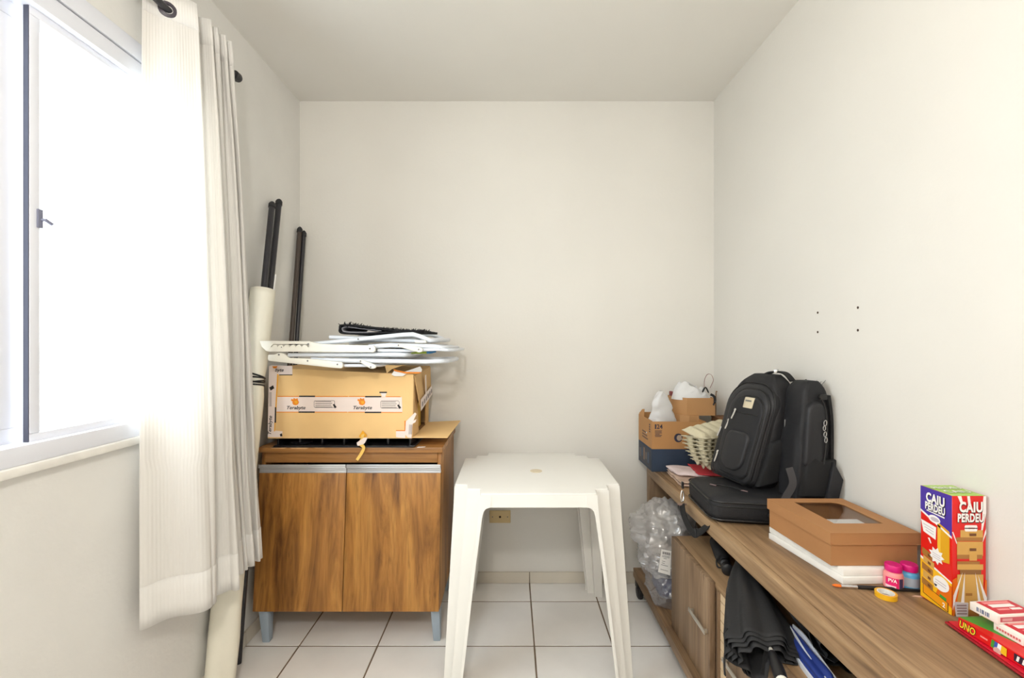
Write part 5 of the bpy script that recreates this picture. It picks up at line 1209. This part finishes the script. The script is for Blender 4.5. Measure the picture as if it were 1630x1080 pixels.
MB().tube([a+d*k for k in (.72, .76, .82, .84, .9, .98, 1.0)], [.010, .016, .017, .013, .018, .0195, .012], 16).build('handle', M_black, u4, smooth=True)
MB().tube(smooth_path([a+d*.7+Vector((-.01, 0, .018)), a+d*.74+Vector((-.026, 0, .004)), a+d*.82+Vector((-.026, 0, -.008)), a+d*.88+Vector((-.012, 0, -.004))], 4), .003, 6).build('wrist_loop', M_web, u4, smooth=True)

# ================================================================ plastic bags of clothes in the open bay
M_film = clear_mat('clear_film', (255, 255, 255), trans=.62, gloss=.13, rough=.14, diff=(246, 246, 249))
M_cb = mat('cloth_cream', (222, 206, 186), .9, var=.15, vscale=20); M_cn = mat('cloth_navy', (42, 54, 92), .9, var=.2, vscale=18); M_cm = mat('cloth_maroon', (110, 34, 58), .9); M_cg = mat('cloth_grey', (176, 174, 172), .9, var=.1, vscale=15)
def blob(c, rx, ry, rz, seed, am, fq, flat=None, crum=0.0):
    def fn(u, v):
        th = 2*PI*u; ph = PI*(v*.998+.001); d = Vector((math.cos(th)*math.sin(ph), math.sin(th)*math.sin(ph), -math.cos(ph)))
        k = 1+am*nz(d*fq+Vector((seed, 0, 0)), 1)+am*.5*abs(nz(d*fq*2.3+Vector((0, seed, 0)), 1))+crum*(abs(nz(d*fq*1.9+Vector((seed, 4, 0)), 1))+.35*abs(nz(d*fq*3.9+Vector((2, seed, 0)), 1)))
        p = Vector(c)+Vector((d.x*rx, d.y*ry, d.z*rz))*k
        if flat is not None: p.z = max(p.z, flat)
        return p
    return fn
BZ0 = .1405
b2 = thing('plastic_bag', (.70, 2.02, BZ0), 'clear plastic bag of navy clothes on the console bottom shelf', 'bag')
MB().grid(blob((.705, 2.015, .225), .105, .13, .10, 4, .16, 2.6, BZ0, .16), 80, 56, closed=True, caps=True).build('film', clear_mat('clear_film_thin', (255, 255, 255), trans=.80, gloss=.14, rough=.12, diff=(240, 240, 246)), b2, smooth=True, angle=50)
MB().grid(blob((.715, 2.02, .215), .078, .095, .064, 2, .2, 2, BZ0+.004), 28, 18, closed=True, caps=True).build('contents', M_cn, b2, smooth=True, angle=180)
b1_ = thing('plastic_bag', (.69, 2.05, .27), 'big translucent plastic bag with paper label bulging from the console bay', 'bag')
def upper(u, v):
    f_ = blob((.690, 2.055, .440), .134, .135, .115, 11, .20, 2.3, None, .17)(u, v)
    return f_
MB().grid(upper, 96, 70, closed=True, caps=True).build('film', M_film, b1_, smooth=True, angle=50)
MB().grid(blob((.68, 2.05, .32), .095, .12, .075, 21, .22, 3.2, None, .14), 80, 56, closed=True, caps=True).build('film', M_film, b1_, smooth=True, angle=50)
MB().grid(blob((.715, 2.07, .46), .088, .10, .075, 5, .25, 2.2), 28, 18, closed=True, caps=True).build('contents', M_cg, b1_, smooth=True, angle=180)
MB().grid(blob((.715, 2.04, .345), .075, .09, .05, 8, .25, 2.2), 28, 18, closed=True, caps=True).build('contents', M_cb, b1_, smooth=True, angle=180)
MB().grid(blob((.722, 2.0, .285), .05, .06, .018, 3, .2, 2), 20, 12, closed=True, caps=True).build('contents', M_cm, b1_, smooth=True, angle=180)
lY = 1.905
lp4 = [P(990+u/5.4, 780+v/5.4, lY) for u, v in ((340, 512), (424, 528), (414, 738), (310, 708))]
MB().hexa([p+Vector((0, -.0006, 0)) for p in lp4]+[p+Vector((0, .0006, 0)) for p in lp4]).build('paper_label', M_print_w, b1_)
def lpt(a, b): return lp4[0].lerp(lp4[1], a).lerp(lp4[3].lerp(lp4[2], a), b)+Vector((0, -.0012, 0))
mb = MB()
for k in range(14):
    a0 = .12+k*.058; mb.add([lpt(a0, .08), lpt(a0+.02+.016*(k % 3), .08), lpt(a0+.02+.016*(k % 3), .19), lpt(a0, .19)], [(0, 1, 2, 3)])
for a0, a1, v in ((.15, .9, .24), (.15, .85, .29), (.3, .6, .35), (.2, .5, .48), (.2, .45, .56), (.15, .75, .64), (.15, .8, .84)): mb.add([lpt(a0, v), lpt(a1, v), lpt(a1, v+.018), lpt(a0, v+.018)], [(0, 1, 2, 3)])
mb.build('label_print', mat('label_ink', (96, 94, 98), .6), b1_)
